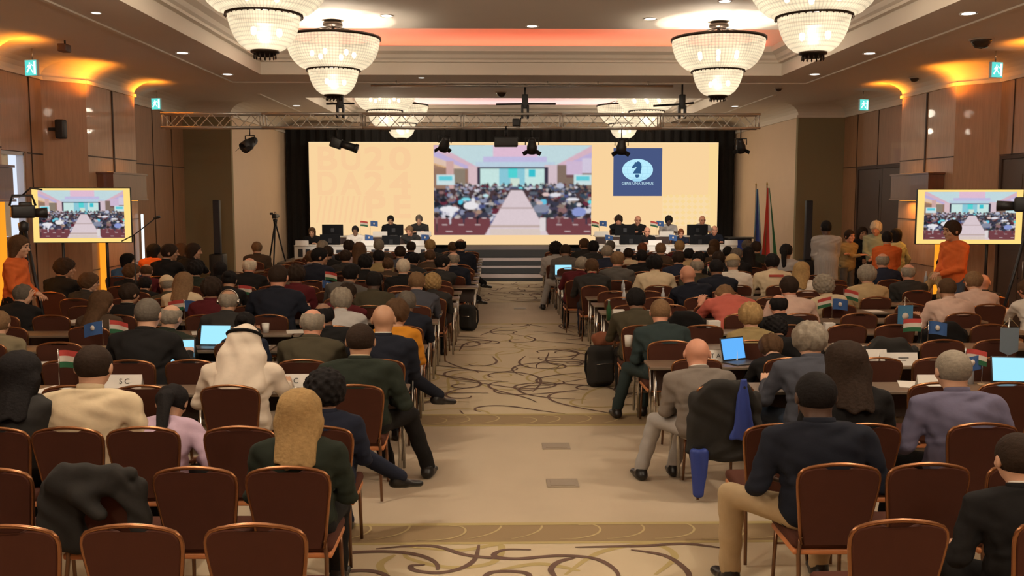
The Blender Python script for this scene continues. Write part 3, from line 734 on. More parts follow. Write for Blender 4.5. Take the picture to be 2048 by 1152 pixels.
YS = 30.55
a = atY(617, 284, YS); b = atY(1433, 489, YS); SW, SH = b.x - a.x, a.z - b.z; SCX, SCZ = (a.x + b.x) / 2, (a.z + b.z) / 2
led = thing('led_wall', 'huge peach-coloured screen across the stage showing a live picture of the hall', 'screen', (SCX, YS, SCZ))
MB().box((0, .13, 0), (SW + .02, .2, SH + .02)).build('cabinet', M_BLK, led)
M_PEACH = emat('screen_peach', (1.0, .69, .36), E_SCREEN)
m = MB(); m.box((0, 0, 0), (SW, .02, SH), 0); m.build('peach_background', M_PEACH, led)
def spx(px, py): p = atY(px, py, YS); return p.x - SCX, p.z - SCZ
def rect(px0, py0, px1, py1, name, mt, y=-.013, t=.004):
    x0, z0 = spx(px0, py0); x1, z1 = spx(px1, py1)
    return MB().box(((x0 + x1) / 2, y, (z0 + z1) / 2), (abs(x1 - x0), t, abs(z1 - z0))).build(name, mt, led)
M_PE2 = emat('screen_letter_peach', (.99, .64, .345), E_SCREEN); M_PE3 = emat('screen_yellow', (1.0, .72, .33), E_SCREEN); M_PE4 = emat('screen_pale', (1.0, .74, .41), E_SCREEN)
for tx, px, py, sz, wd in (('B', 655, 317, 46, 38), ('U', 702, 317, 46, 38), ('2', 748, 317, 46, 38), ('0', 800, 317, 46, 42), ('D', 655, 367, 46, 38), ('A', 702, 367, 46, 42), ('2', 748, 367, 46, 38), ('4', 800, 367, 46, 42), ('P', 752, 413, 46, 38), ('E', 805, 413, 46, 34)):
    me = text_mesh(tx, 1, .0)
    mbb = MB()
    for ddx, ddy in ((0, 0), (.05, 0), (0, .05), (.05, .05)): mbb.add([(v.co.x + ddx, v.co.y + ddy, 0) for v in me.vertices], [tuple(f.vertices) for f in me.polygons])
    me = mbb.mesh('letter'); co = np.array([v.co for v in me.vertices]); sx = wd / 61.8 / (co[:, 0].max() - co[:, 0].min()); sy = sz / 61.8 / (co[:, 1].max() - co[:, 1].min())
    cy = (co[:, 1].max() + co[:, 1].min()) / 2; cx = (co[:, 0].max() + co[:, 0].min()) / 2
    for v in me.vertices: v.co.x = (v.co.x - cx) * sx; v.co.y = (v.co.y - cy) * sy
    me.materials.append(M_PE2); x, z = spx(px, py); facing(obj('pale_letter_' + tx.lower(), me, led, (x, -.014, z)))
m = MB()
for k in range(9):
    x0, z0 = spx(640 + k * 11, 392); x1, z1 = spx(632 + k * 11, 446)
    m.add([(x0, -.0135, z0), (x0 + .07, -.0135, z0), (x1 + .07, -.0135, z1), (x1, -.0135, z1)], [(0, 3, 2, 1)])
m.build('pale_stripes', M_PE2, led)
m = MB()
for r_ in range(6):
    for k in range(8):
        x0, z0 = spx(1325 + k * 12, 392 + r_ * 11); m.add([(x0, -.0135, z0), (x0 + .08, -.0135, z0 + .07), (x0 + .16, -.0135, z0), (x0 + .08, -.0135, z0 - .07)], [(0, 3, 2, 1)])
x0, z0 = spx(1325, 390); x1, z1 = spx(1420, 452); m2 = MB().box(((x0 + x1) / 2, -.0115, (z0 + z1) / 2), (x1 - x0, .003, z0 - z1)); m2.build('yellow_field', M_PE4, led); m.build('diamond_pattern', M_PE3, led)
rect(617, 284, 1433, 287.5, 'bright_top_edge', M_PE4, -.0115, .003); rect(1418, 287, 1432, 489, 'bright_side_edge', M_PE3, -.0115, .003)
x0, z0 = spx(867, 290); x1, z1 = spx(1182, 470)
obj('video_picture', video_mesh(x1 - x0, z0 - z1), led, ((x0 + x1) / 2, -.018, (z0 + z1) / 2))
# emblem panel
lp = rect(1227, 296, 1323, 392, 'blue_emblem_panel', emat('screen_navy', (.065, .095, .22), 1.0), -.016)
ex, ez = spx(1275, 340); EK = 1 / 61.8
def flat_poly(name, pts, mt, y, par=led, hole=None):
    m = MB(); m.prism(pts, y, y - .002, lambda u, v, d: (ex + u * EK, d, ez + v * EK)); return m.build(name, mt, par)
M_EMB = emat('emblem_light_blue', (.50, .86, 1.0), 1.0); M_EMD = emat('emblem_dark_blue', (.035, .11, .25), 1.0); M_EML = emat('emblem_line', (.36, .68, .88), 1)
flat_poly('emblem_globe', [(30.5 * math.cos(t), 21.5 * math.sin(t)) for t in [2 * PI * k / 48 for k in range(48)]], M_EMB, -.019)
m = MB()
for vv in (-14, -7, 0, 7, 14):
    wv = 30 * math.sqrt(1 - (vv / 21.5) ** 2); m.box((ex, -.022, ez + vv * EK), (2 * wv * EK, .001, .7 * EK))
for uu in (.35, .68, .9):
    for sg in (-1, 1):
        for k in range(10):
            t = -1.2 + 2.4 * k / 10; t2 = t + .24
            a1 = (sg * uu * 30 * math.cos(t), 21 * math.sin(t)); a2 = (sg * uu * 30 * math.cos(t2), 21 * math.sin(t2))
            m.add([(ex + (a1[0] - .3) * EK, -.0222, ez + a1[1] * EK), (ex + (a1[0] + .3) * EK, -.0222, ez + a1[1] * EK), (ex + (a2[0] + .3) * EK, -.0222, ez + a2[1] * EK), (ex + (a2[0] - .3) * EK, -.0222, ez + a2[1] * EK)], [(0, 1, 2, 3)])
m.build('emblem_globe_lines', M_EML, led)
kn = [(-9, -7), (-7, -2), (-3, 3), (-2, 6), (-5, 5), (-8, 3), (-11, 4), (-12, 6), (-8, 10), (-6, 13), (-5, 16), (-3, 15), (0, 17), (4, 16), (7, 12), (8, 6), (7, 0), (6, -4), (7, -7)]
flat_poly('emblem_knight', kn, M_EMD, -.023); flat_poly('emblem_knight_base', [(-4, -9), (3, -9), (4, -12), (1, -15), (-3, -15), (-5, -12)], M_EMD, -.023)
flat_poly('emblem_band', [(-10, -17), (9, -17), (11, -20), (6, -22.5), (-7, -22.5), (-11, -20)], M_EML, -.024)
me = text_mesh('GENS UNA SUMUS', 7.6 * EK); me.materials.append(emat('emblem_text', (.62, .9, 1), 1.0)); x, z = spx(1275, 367); facing(obj('emblem_motto', me, led, (x, -.022, z)))
# stage drape border frame right around
# wall monitors on stands
def tv(name_lb, pxa, pya, pxb, pyb, Y, rz):
    a = atY(pxa, pya, Y); b = atY(pxb, pyb, Y); W = (b.x - a.x) / math.cos(rz); H = a.z - b.z; zc = (a.z + b.z) / 2
    t = thing('monitor_on_stand', name_lb, 'screen', ((a.x + b.x) / 2, Y, 0), rz)
    MB().rbox((0, .04, zc), (W, .06, H), .015).build('bezel', M_BLK, t)
    s_ = MB().box((0, .005, zc), (W - .025, .01, H - .025)).build('yellow_picture_border', emat('tv_border', (1.0, .70, .22), 1.05), t)
    obj('video_picture', video_mesh(W * .86, H * .86), s_, (.0, -.004, zc + H * .02))
    m = MB()
    for q in (-.35, .35): m.tube([(q, .10, .05), (q, .10, zc + H * .3)], .025)
    m.box((0, .10, zc), (.9, .04, .1)); m.build('pole', M_BLKM, t)
    m = MB()
    for q in (-.35, .35): m.tube([(q, -.4, .04), (q, .5, .04)], .025)
    m.tube([(-.35, .1, .3), (.35, .1, .3)], .02); m.build('base', M_BLKM, t)
tv('large monitor with yellow-bordered picture, on the left side of the hall', 64, 375, 262, 486, 15.7, .07)
tv('large monitor with yellow-bordered picture, on the right side of the hall', 1838, 378, 2040, 489, 15.9, -.06)

# ================================================================== stage
ZS = .80
m = MB(); xs0, xs1 = CX - 7.1, CX + 7.1
YD = YE - .35
m.box((CX, (27.9 + YD) / 2, ZS / 2), (3.1, YD - 27.9, ZS), 0); m.box((CX, (27.9 + YD) / 2, ZS + .005), (3.1, YD - 27.9, .012), 1)
tag(m.build('stage_platform', [mat('stage_black', (.02, .018, .016), .6), mat('stage_top', (.09, .07, .06), .7)]), 'black central stage platform reached by the steps', 'stage')
for q, nm in ((-1, 'left'), (1, 'right')):
    m = MB(); x_ = CX + q * (1.56 + 2.65)
    m.box((x_, (27.6 + YD) / 2, .225), (5.3, YD - 27.6, .45), 0); m.box((x_, 26.86, .14), (5.3, 1.46, .28), 0); m.box((x_, (27.6 + YD) / 2, .455), (5.3, YD - 27.6, .012), 1)
    tag(m.build('dais_platform', [MATS['stage_black'], MATS['stage_top']]), 'two-level black dais under the officials tables, %s of the steps' % nm, 'stage')
cxs = CX - .02
st = thing('stage_steps', 'three black steps with pale edges leading up to the stage', 'steps', (cxs - .05, 26.5, 0))
for k in range(3):
    z = .2 * (k + 1); y = .42 * k
    b = MB().box((0, y + .21 + (1.4 - y - .42) / 2, z - .1), (2.9, .42 + 1.4 - y - .42 - .002 * k, .2)); b.build('step', MATS['stage_black'], st)
    MB().box((0, y - .004, z - (.1, .06, .085)[k] / 2), (2.9, .012, (.1, .06, .085)[k])).build('pale_nosing', mat('step_nosing', (.42, .34, .31), .6), st)
# truss
YT = 20.6
a = atY(326, 241, YT); b = atY(1517, 244, YT); LT = b.x - a.x; zt = (a.z + b.z) / 2
tr = thing('lighting_truss', 'long silver box truss hanging across the hall in front of the stage', 'truss', ((a.x + b.x) / 2, YT, zt))
M_ALU = mat('aluminium', (.72, .68, .62), .4, .7)
hw = .145; nseg = 6
for seg in range(nseg):
    x0 = -LT / 2 + LT * seg / nseg; x1 = x0 + LT / nseg; m = MB()
    for q, r_ in ((-1, -1), (-1, 1), (1, -1), (1, 1)): m.tube([(x0, q * hw, r_ * hw), (x1, q * hw, r_ * hw)], .026, 8)
    for xe in (x0 + .03, x1 - .03):
        m.tube([(xe, -hw, -hw), (xe, hw, -hw), (xe, hw, hw), (xe, -hw, hw), (xe, -hw, -hw)], .016, 6)
    nb = 8; dx = (x1 - x0 - .06) / nb
    for k in range(nb):
        xa = x0 + .03 + k * dx; sg = 1 if k % 2 else -1
        m.tube([(xa, -hw, -sg * hw), (xa + dx, -hw, sg * hw)], .010, 6, cap=False); m.tube([(xa, hw, sg * hw), (xa + dx, hw, -sg * hw)], .010, 6, cap=False)
        m.tube([(xa, -sg * hw, hw), (xa + dx, sg * hw, hw)], .010, 6, cap=False); m.tube([(xa, sg * hw, -hw), (xa + dx, -sg * hw, -hw)], .010, 6, cap=False)
    m.build('truss_segment', M_ALU, tr)
ZTOP = zt + hw
def hoist(px, w0, w1, lb, tilt=0):
    x = atY(px, 225, YT).x; t = thing('truss_hanger', lb, 'rigging', (x, YT, zt))
    MB().tube([(0, 0, ZL - zt), (0, 0, .42)], .02).build('steel_rod', M_BLKM, t)
    m = MB().rbox((0, 0, .42), (.13, .12, .30), .02); m.rbox((-.06, 0, .20), (.05, .14, .28), .01); m.rbox((.06, 0, .20), (.05, .14, .28), .01); m.build('hoist', M_BLK, t)
    MB().tube([(-w0, 0, .36 - tilt), (0, 0, .37), (w1, 0, .37 + tilt)], .022, 8).build('crossbar', M_BLKM, t)
hoist(681, .30, .30, 'black truss hanger below the second left chandelier'); hoist(1050, .62, .66, 'black truss hanger with long crossbar at middle of truss'); hoist(1364, .62, .25, 'black truss hanger with crossbar, right of middle', .03)
def par_can(px, py, lb, tilt=.9, yaw=0, sc=1):
    p = atY(px, py, YT - hw); t = thing('stage_light', lb, 'stage light', p, yaw)
    dz = zt - hw - p.z + .03
    MB().tube([(0, 0, .13 * sc), (0, 0, dz)], .012).build('drop_pole', M_BLKM, t)
    m = MB(); m.tube([(-.13 * sc, 0, 0), (-.13 * sc, 0, .13 * sc), (.13 * sc, 0, .13 * sc), (.13 * sc, 0, 0)], .012); m.build('yoke', M_BLKM, t)
    R = Euler((tilt, 0, 0)).to_matrix()
    MB().lathe([(0, .14 * sc), (.05 * sc, .14 * sc), (.07 * sc, .10 * sc), (.085 * sc, 0), (.10 * sc, -.02 * sc), (.10 * sc, -.16 * sc), (.09 * sc, -.16 * sc), (.09 * sc, -.05 * sc), (0, -.05 * sc)], n=20, M=R).build('housing', M_BLK, t)
    MB().lathe([(0, -.06 * sc), (.085 * sc, -.06 * sc)], n=18, M=R).build('lens', mat('lens_glass', (.1, .16, .17), .1), t)
    for q in (-1, 1): MB().box(R @ Vector((q * .13 * sc, 0, -.17 * sc)), (.10 * sc, .005, .09 * sc), 0, (tilt, q * .5, 0)).build('barn_door', M_BLK, t)
par_can(500, 287, 'black stage light hung at left end of truss', -1.0, -.7, 1.25)
par_can(890, 286, 'black stage light over left edge of the live picture', .7, .5, 1.1); par_can(1064, 290, 'black stage light right of the centre box', .5, 0, 1.1)
par_can(1243, 291, 'black stage light in front of the blue emblem', .4, .1, 1.1); par_can(1481, 290, 'black stage light hung at right end of truss', .6, -.5, 1.0)
p = atY(686, 290, YT - hw); t = thing('profile_spotlight', 'long black tube spotlight hanging above the left screen part', 'stage light', p)
R = (0, math.radians(18), 0)
MB().tube([(-.12, 0, .05), (-.12, 0, zt - hw - p.z + .03)], .014).build('drop_pole', M_BLKM, t)
MB().rbox((-.14, 0, .04), (.24, .2, .22), .03, rot=R).build('lamp_house', M_BLK, t)
MB().tube([(-.05, 0, .03), (.26, 0, -.07)], [.085, .085], 14).build('barrel', M_BLK, t); MB().tube([(.25, 0, -.065), (.31, 0, -.085)], [.10, .10], 14).build('lens_tube', M_BLK, t)
p = atY(1012, 284, YT - hw); t = thing('hanging_projector', 'black projector box hung under the middle of the truss', 'projector', p)
MB().rbox((0, 0, 0), (.50, .42, .20), .02).build('housing', M_BLK, t); MB().tube([(0, 0, .1), (0, 0, zt - hw - p.z + .03)], .03).build('mount', M_BLKM, t)
MB().lathe([(0, 0), (.05, 0), (.05, .03), (0, .03)], (.12, .22, 0), n=14, M=Euler((-PI / 2, 0, 0)).to_matrix()).build('lens', mat('lens_glass2', (.05, .06, .08), .1), t)
p = atY(1032, 246, YT); t = thing('truss_clamp_box', 'small black cable box clamped on the truss middle', 'rigging', p); MB().rbox((0, -.16, 0), (.16, .08, .16), .02).build('box', M_BLK, t); MB().tube([(.0, -.16, -.1), (.08, -.16, -.12), (.1, -.16, .1)], .012).build('cable', M_BLK, t)

for px_, tx_ in ((500, CX - 4.0), (890, CX - 3.2), (1064, CX), (1243, CX + 3.2), (1481, CX + 4.5)):
    p = atY(px_, 290, YT - hw); tgt = Vector((tx_, 27.6, 1.2)); d = tgt - p
    o = light('SPOT', 'stage_beam', p + d.normalized() * .45, 700, (1, .93, .84), angle=.62, blend=.7, soft=.06); o.rotation_euler = d.to_track_quat('-Z', 'Y').to_euler()

# ---- things beside the stage
def column_speaker(px, pyt, pyb, Y, lb):
    a = atY(px, pyt, Y); b = atY(px, pyb, Y); t = thing('column_speaker', lb, 'speaker', (a.x, Y, 0))
    MB().rbox((0, 0, (a.z + b.z) / 2), (.16, .16, a.z - b.z), .02).build('column', mat('speaker_black', (.012, .013, .02), .5), t)
    MB().rbox((0, 0, b.z / 2), (.34, .42, b.z), .03).build('bass_box', M_BLK, t); MB().box((0, -.083, (a.z + b.z) / 2), (.13, .004, a.z - b.z - .06)).build('grille', mat('grille', (.03, .03, .04), .7), t)
column_speaker(433, 400, 508, 23.6, 'tall slim black column speaker at left of the hall'); column_speaker(1618, 401, 520, 23.6, 'tall slim black column speaker at right near the flags')
def flagpole(px, pyt, Y, lb, cols, wf, foot=.0):
    a = atY(px, pyt, Y); h = a.z; t = thing('flag_on_pole', lb, 'flag', (a.x, Y, 0))
    MB().tube([(0, 0, .03), (0, 0, h)], .016).build('pole', mat('pole_wood', (.25, .13, .05), .4), t); MB().lathe([(0, h), (.03, h + .02), (.0, h + .1)], n=12).build('finial', mat('brass', (.6, .4, .15), .3, 1), t)
    MB().lathe([(0, .06), (.10, .05), (.2, .02), (.2, 0), (0, 0)], n=20).build('base', MATS['brass'], t)
    m = MB(); n = 24; zt_, zb = h - .08, h - 1.9
    for si, c in enumerate(cols):
        vs = []
        for i in range(n + 1):
            z = zt_ + (zb - zt_) * i / n; fan = (.15 + .85 * (i / n)) * wf
            for q in (0, .5, 1):
                u = (si + q) / len(cols) * 1.0
                vs.append((.02 + fan * (u - .3), -.03 - .05 * math.sin(u * 9 + i * .12) * (i / n + .2), z))
        m.add(vs, [(3 * i + k, 3 * i + k + 1, 3 * i + k + 4, 3 * i + k + 3) for i in range(n) for k in (0, 1)], si, True)
    m.build('cloth', [mat('flag_' + c, rgb, .85) for c, rgb in cols], t)
flagpole(1512, 372, 25.6, 'light blue furled flag on a pole right of the stage', [('sky', (.28, .52, .70)), ('deep_blue', (.05, .08, .34)), ('sky2', (.30, .52, .70))], .30)
flagpole(1534, 370, 25.6, 'red white and green flag on a pole right of the stage', [('red', (.70, .07, .05)), ('red2', (.66, .06, .05)), ('white', (.85, .78, .70)), ('green', (.03, .18, .08))], .44)
p = atY(1480, 474, 26.9); t = thing('side_lectern', 'dark lectern with blue front panel beside the right stage tables', 'lectern', (p.x, 26.9, 0))
MB().box((0, 0, p.z - .02), (.78, .5, .04)).build('top', mat('lectern_top', (.05, .05, .05), .3), t); MB().box((0, .05, (p.z - .04) / 2), (.6, .36, p.z - .04)).build('body', M_BLK, t); MB().box((0, -.14, p.z - .28), (.5, .02, .4)).build('front_panel', mat('blue_panel', (.03, .08, .45), .5), t)
# tripod cameras
def tripod(px, py_top, Y, lb, s=1.0, head='camcorder', foot=None):
    a = atY(px, py_top, Y); h = a.z; t = thing('camera_tripod', lb + ' tripod', 'tripod', (a.x, Y, 0))
    hh = h - .30 * s
    for k in range(3):
        an = 2 * PI * k / 3 + .5; m = MB(); m.tube([(0, 0, hh), (.18 * math.cos(an), .18 * math.sin(an), hh * .55), (.42 * math.cos(an), .42 * math.sin(an), .02)], [.022, .02, .014], 8); m.build('leg', M_BLKM, t)
    MB().lathe([(0, hh - .1), (.04, hh - .08), (.05, hh), (.06, hh + .05), (.0, hh + .07)], n=14).build('head', M_BLK, t); MB().tube([(0, 0, hh), (.1, -.35, hh - .12)], .010).build('pan_handle', M_BLKM, t)
    c = thing('video_camera', lb + ' camera', 'camera', (a.x, Y, hh + .07))
    MB().rbox((0, 0, .08 * s), (.13 * s, .34 * s, .15 * s), .02).build('body', M_BLK, c); MB().tube([(0, .17 * s, .08 * s), (0, .36 * s, .08 * s)], [.05 * s, .06 * s], 14).build('lens', M_BLK, c)
    MB().tube([(0, .1 * s, .15 * s), (0, .1 * s, .21 * s), (0, -.1 * s, .21 * s), (0, -.1 * s, .15 * s)], .012 * s).build('handle', M_BLK, c); MB().rbox((-.1 * s, -.05 * s, .16 * s), (.1 * s, .06 * s, .07 * s), .01).build('viewfinder', M_BLK, c)
tripod(550, 424, 24.2, 'small black camcorder on its', .8)
a = atY(44, 388, 13.2); h = a.z
t = thing('camera_tripod', 'tall black tripod of the large video camera at left', 'tripod', (a.x, 13.2, 0))
for an in (-.55, 1.9, 3.7):
    m = MB(); m.tube([(0, 0, h - .42), (.25 * math.cos(an), .25 * math.sin(an), h * .45), (.55 * math.cos(an), .55 * math.sin(an), .02)], [.03, .026, .018], 8); m.build('leg', M_BLKM, t)
MB().lathe([(0, h - .55), (.06, h - .5), (.07, h - .4), (.0, h - .36)], n=14).build('head', M_BLK, t)
c = thing('video_camera', 'large black broadcast camera in front of the left monitor', 'camera', (a.x, 13.2, h - .36), -1.0)
MB().rbox((0, 0, .12), (.15, .30, .18), .03).build('body', M_BLK, c); MB().tube([(0, .14, .1), (0, .30, .1)], [.06, .075], 16).build('lens', M_BLK, c); MB().tube([(0, .16, .2), (0, .12, .34), (0, -.12, .34), (0, -.16, .2)], .016).build('handle', M_BLK, c)
MB().rbox((-.13, .05, .2), (.12, .16, .1), .02).build('viewfinder', M_BLK, c); MB().tube([(0, .0, .34), (.05, .1, .44), (.05, .25, .42)], .012).build('microphone', M_BLK, c)
a = atY(2046, 412, 12.6); c = thing('video_camera', 'black video camera cut by the right edge of the picture', 'camera', (a.x + .12, 12.6, a.z - .1), 1.0)
MB().rbox((0, 0, .12), (.16, .42, .2), .03).build('body', M_BLK, c); MB().tube([(0, .2, .1), (0, .42, .1)], [.06, .07], 16).build('lens', M_BLK, c)
t = thing('camera_tripod', 'black tripod at the right edge of the picture', 'tripod', (a.x + .12, 12.6, 0))
for an in (.6, 2.7, 4.8): MB().tube([(0, 0, a.z - .12), (.45 * math.cos(an), .45 * math.sin(an), .02)], [.025, .016], 8).build('leg', M_BLKM, t)
MB().lathe([(0, a.z - .2), (.05, a.z - .18), (.05, a.z - .1), (0, a.z - .095)], n=12).build('head', M_BLK, t)
p = atY(310, 437, 15.3); q = atY(268, 470, 15.3)
t = thing('microphone_stand', 'thin black boom microphone stand beside the left monitor', 'microphone stand', (q.x, 15.3, 0))
MB().tube([(0, 0, .02), (0, 0, q.z)], .012).build('pole', M_BLKM, t); MB().tube([(-.2, 0, q.z - .1), (0, 0, q.z), (p.x - q.x, 0, p.z)], .009).build('boom', M_BLKM, t); MB().tube([(p.x - q.x - .02, 0, p.z), (p.x - q.x + .08, 0, p.z + .03)], [.018, .024], 10).build('microphone', M_BLK, t)
m = MB()
for k in range(3): m.tube([(0, 0, .12), (.28 * math.cos(k * 2.09), .28 * math.sin(k * 2.09), .01)], .01)
m.build('foot', M_BLKM, t)
# ================================================================== chairs and tables
M_FAB = mat('burgundy_upholstery', (.078, .026, .0155), .85, var=.08, scale=14, spec=.2)
M_RIM = mat('bronze_frame', (.30, .13, .055), .26, .75)
M_SIDE = mat('tan_seat_edge', (.55, .20, .07), .5)
M_LEG = mat('bronze_leg', (.22, .12, .07), .3, .8)
def chair_outline(n=10):
    # back seen from behind: (x, z) counter-clockwise, z from seat level to crown
    R = [(.176, .455), (.188, .56), (.200, .66), (.211, .74), (.218, .80), (.219, .838), (.213, .866), (.194, .889), (.155, .904), (.10, .915), (.05, .921), (0, .923)]
    return R
def chair_y(z):      # lean of the back: y (negative = towards the person behind)
    return .03 - .16 * max(0, (z - .47)) ** 1.15 / (.46 ** .15) * 1.0 + .0
def chair_meshes():
    P = {}; R = chair_outline()
    # padded back, with the hand slot scooped out under the crown
    out = [(x, z) for x, z in R]; out = out[:9]
    top = [(x, .904 - .030 * max(0, math.cos(min(1, abs(x) / .085) * PI / 2)) - .10 * max(0, abs(x) - .09) ** 1.4) for x in (.13, .10, .075, .05, .025, 0)]
    half = [(.160, .450)] + [(x - .005, z) for x, z in R[1:8]] + top
    full = half + [(-x, z) for x, z in reversed(half[:-1])]
    m = MB(); n = len(full); cxz = (0, .7)
    def ring(s_, dy): return [(cxz[0] + (x - cxz[0]) * s_, chair_y(z) + dy, cxz[1] + (z - cxz[1]) * s_) for x, z in full]
    rings = [ring(.975, -.016), ring(.992, -.013), ring(1, -.006), ring(1, .012), ring(.96, .030), ring(.85, .038)]
    vs = sum(rings, []); fs = [(k * n + i, k * n + (i + 1) % n, (k + 1) * n + (i + 1) % n, (k + 1) * n + i) for k in range(len(rings) - 1) for i in range(n)]
    # caps as strips between mirrored points
    def capf(o, rev):
        a = []
        for i in range(len(half) - 1):
            j, k = i, i + 1; l, q = (n - i) % n, n - i - 1
            if i == 0: f = (o + 0, o + 1, o + n - 1, o + 0)
            f = (o + i, o + i + 1, o + n - 2 - i, o + n - 1 - i) if i < len(half) - 2 else (o + i, o + i + 1, o + n - 1 - i)
            a.append(tuple(reversed(f)) if rev else f)
        return a
    m.add(vs, fs, 0, True); m.add(rings[0], capf(0, False), 0, True); m.add(rings[-1], capf(0, True), 0, True); P['backrest'] = (m, M_FAB)
    pts = [(x, chair_y(z), z) for x, z in R] + [(-x, chair_y(z), z) for x, z in reversed(R[:-1])]
    P['back_frame'] = (MB().tube(pts, [.0115] * len(pts), 8), M_RIM)
    m = MB().rbox((0, .26, .455), (.44, .45, .07), .03); P['seat'] = (m, M_FAB)
    P['seat_frame'] = (MB().rbox((0, .26, .405), (.43, .44, .035), .012), M_SIDE)
    for q, nm in ((-1, 'a'), (1, 'b')):
        P['leg_r' + nm] = (MB().tube([(q * .178, chair_y(.5), .50), (q * .184, .045, .40), (q * .19, .0, .2), (q * .20, -.045, .012)], [.0125, .013, .012, .011], 8), M_LEG)
        P['leg_f' + nm] = (MB().tube([(q * .19, .45, .41), (q * .195, .465, .2), (q * .20, .475, .012)], [.013, .012, .011], 8), M_LEG)
    P['stretcher'] = (MB().tube([(-.19, .46, .30), (.19, .46, .30)], .007, 6), M_LEG)
    return P
CHP = chair_meshes(); CHAIR = {}
for k, (m, mt) in CHP.items():
    me = m.mesh(k.split('_r')[0].split('_fa')[0].split('_fb')[0]); me.materials.append(mt); CHAIR[k] = me
far = MB()
for k, (m, mt) in CHP.items():
    far.add(m.v, m.f, {M_FAB: 0, M_RIM: 1, M_SIDE: 2, M_LEG: 3}[mt], True)
FARCHAIR = far.mesh('banquet_chair')
for x in (M_FAB, M_RIM, M_SIDE, M_LEG): FARCHAIR.materials.append(x)
NAMES = {'backrest': 'backrest', 'back_frame': 'back_frame', 'seat': 'seat', 'seat_frame': 'seat_frame', 'stretcher': 'stretcher'}
def chair(x, y, rz, label, group, single=False):
    if single:
        c = obj('banquet_chair', FARCHAIR, None, (x, y, 0)); c.rotation_euler = (0, 0, rz); return tag(c, label, 'chair', group)
    c = thing('banquet_chair', label, 'chair', (x, y, 0), rz, group)
    for k, me in CHAIR.items(): obj(NAMES.get(k, 'leg'), me, c)
    return c
# rows: pixel height of the chair tops -> depth
TOPS = [1049, 934, 853, 770, 719, 683, 652, 629, 611, 596, 583, 571.5]
ROWY = [0] + [atZ(1024, t, .923).y for t in TOPS]
ROWY = [ROWY[0]] + [y + .06 for y in ROWY[1:]]
while ROWY[-1] < 24.0: ROWY.append(ROWY[-1] + .96)
NR_ = len(ROWY) - 1
def row_x0(side, r):
    if side < 0: return -1.05 if r <= 9 else (-.88 if r <= 12 else -.62)
    return 1.80 if r <= 12 else 1.56
def side_name(side): return 'left of the aisle' if side < 0 else 'right of the aisle'

M_TTOP = mat('table_top', (.15, .095, .06), .45, var=.1, scale=5); M_TEDGE = mat('table_edge', (.35, .28, .2), .35, .6); M_CHROME = mat('chrome', (.6, .58, .55), .2, 1)
M_SKIRT = mat('modesty_panel', (.05, .028, .02), .5)
def table_meshes():
    P = {}; L = 1.62
    P['table_top'] = (MB().rbox((0, 0, .74), (L, .40, .025), .008), M_TTOP)
    P['edge_band'] = (MB().box((0, -.202, .738), (L, .006, .02)), M_TEDGE)
    P['modesty_panel'] = (MB().box((0, .15, .58), (L - .14, .015, .24)), M_SKIRT)
    for q, nm in ((-1, 'a'), (1, 'b')):
        P['leg' + nm] = (MB().tube([(q * (L / 2 - .06), -.17, .02), (q * (L / 2 - .06), -.12, .70), (q * (L / 2 - .06), .12, .70), (q * (L / 2 - .06), .17, .02)], .014, 8), M_CHROME)
    out = {}
    for k, (m, mt) in P.items():
        me = m.mesh(k.rstrip('ab') if k.startswith('leg') else k); me.materials.append(mt); out[k] = me
    return out
TAB = table_meshes()
def table(x, y, label, group):
    t = thing('conference_table', label, 'table', (x, y, 0), 0, group)
    for k, me in TAB.items(): obj('leg' if k.startswith('leg') else k, me, t)
TABY = {}
for r in range(4, NR_):
    gap = ROWY[r + 1] - ROWY[r]; TABY[r] = ROWY[r] + .47 + .20
    for side in (-1, 1):
        x0 = row_x0(side, r) - side * .33
        n = 3 if r > 8 else (3 if r > 5 else 3)
        for k in range(n):
            xc = x0 + side * (.81 + k * 1.64)
            table(xc, TABY[r], 'narrow brown conference table, %s from aisle in the %s row, %s' % (['first', 'second', 'third'][k], ORD[r], side_name(side)), 'conference tables between the chair rows')
# ================================================================== people: figures
V3 = Vector
def head_field(X, Y, Z):
    d = ell(X, Y, Z, (0, -.012, .022), (.075, .097, .100))
    d = smin(d, ell(X, Y, Z, (0, .028, -.050), (.056, .058, .066)), .035)
    d = smin(d, ell(X, Y, Z, (0, .062, .040), (.052, .030, .030)), .02)
    d = smax(d, -ell(X, Y, Z, (.031, .100, .012), (.017, .018, .013)), .012); d = smax(d, -ell(X, Y, Z, (-.031, .100, .012), (.017, .018, .013)), .012)
    for q in (-1, 1):
        d = smin(d, ell(X, Y, Z, (q * .031, .074, .012), (.013, .013, .011)), .004)
        d = smin(d, ell(X, Y, Z, (q * .042, .060, -.022), (.022, .022, .022)), .015)
        d = smin(d, ell(X, Y, Z, (q * .079, -.010, -.005), (.010, .020, .033)), .006)
    d = smin(d, cap(X, Y, Z, (0, .084, .020), (0, .104, -.018), .008, .014), .010)
    d = smin(d, ell(X, Y, Z, (0, .083, -.050), (.024, .012, .006)), .005); d = smin(d, ell(X, Y, Z, (0, .081, -.062), (.020, .012, .007)), .005)
    d = smin(d, ell(X, Y, Z, (0, .070, -.095), (.022, .018, .018)), .012)
    d = smin(d, cap(X, Y, Z, (0, -.022, -.06), (0, -.030, -.20), .053, .060), .025)
    return d
HEAD = sdf_raw(head_field, (-.11, -.13, -.23), (.11, .14, .14), .0065)
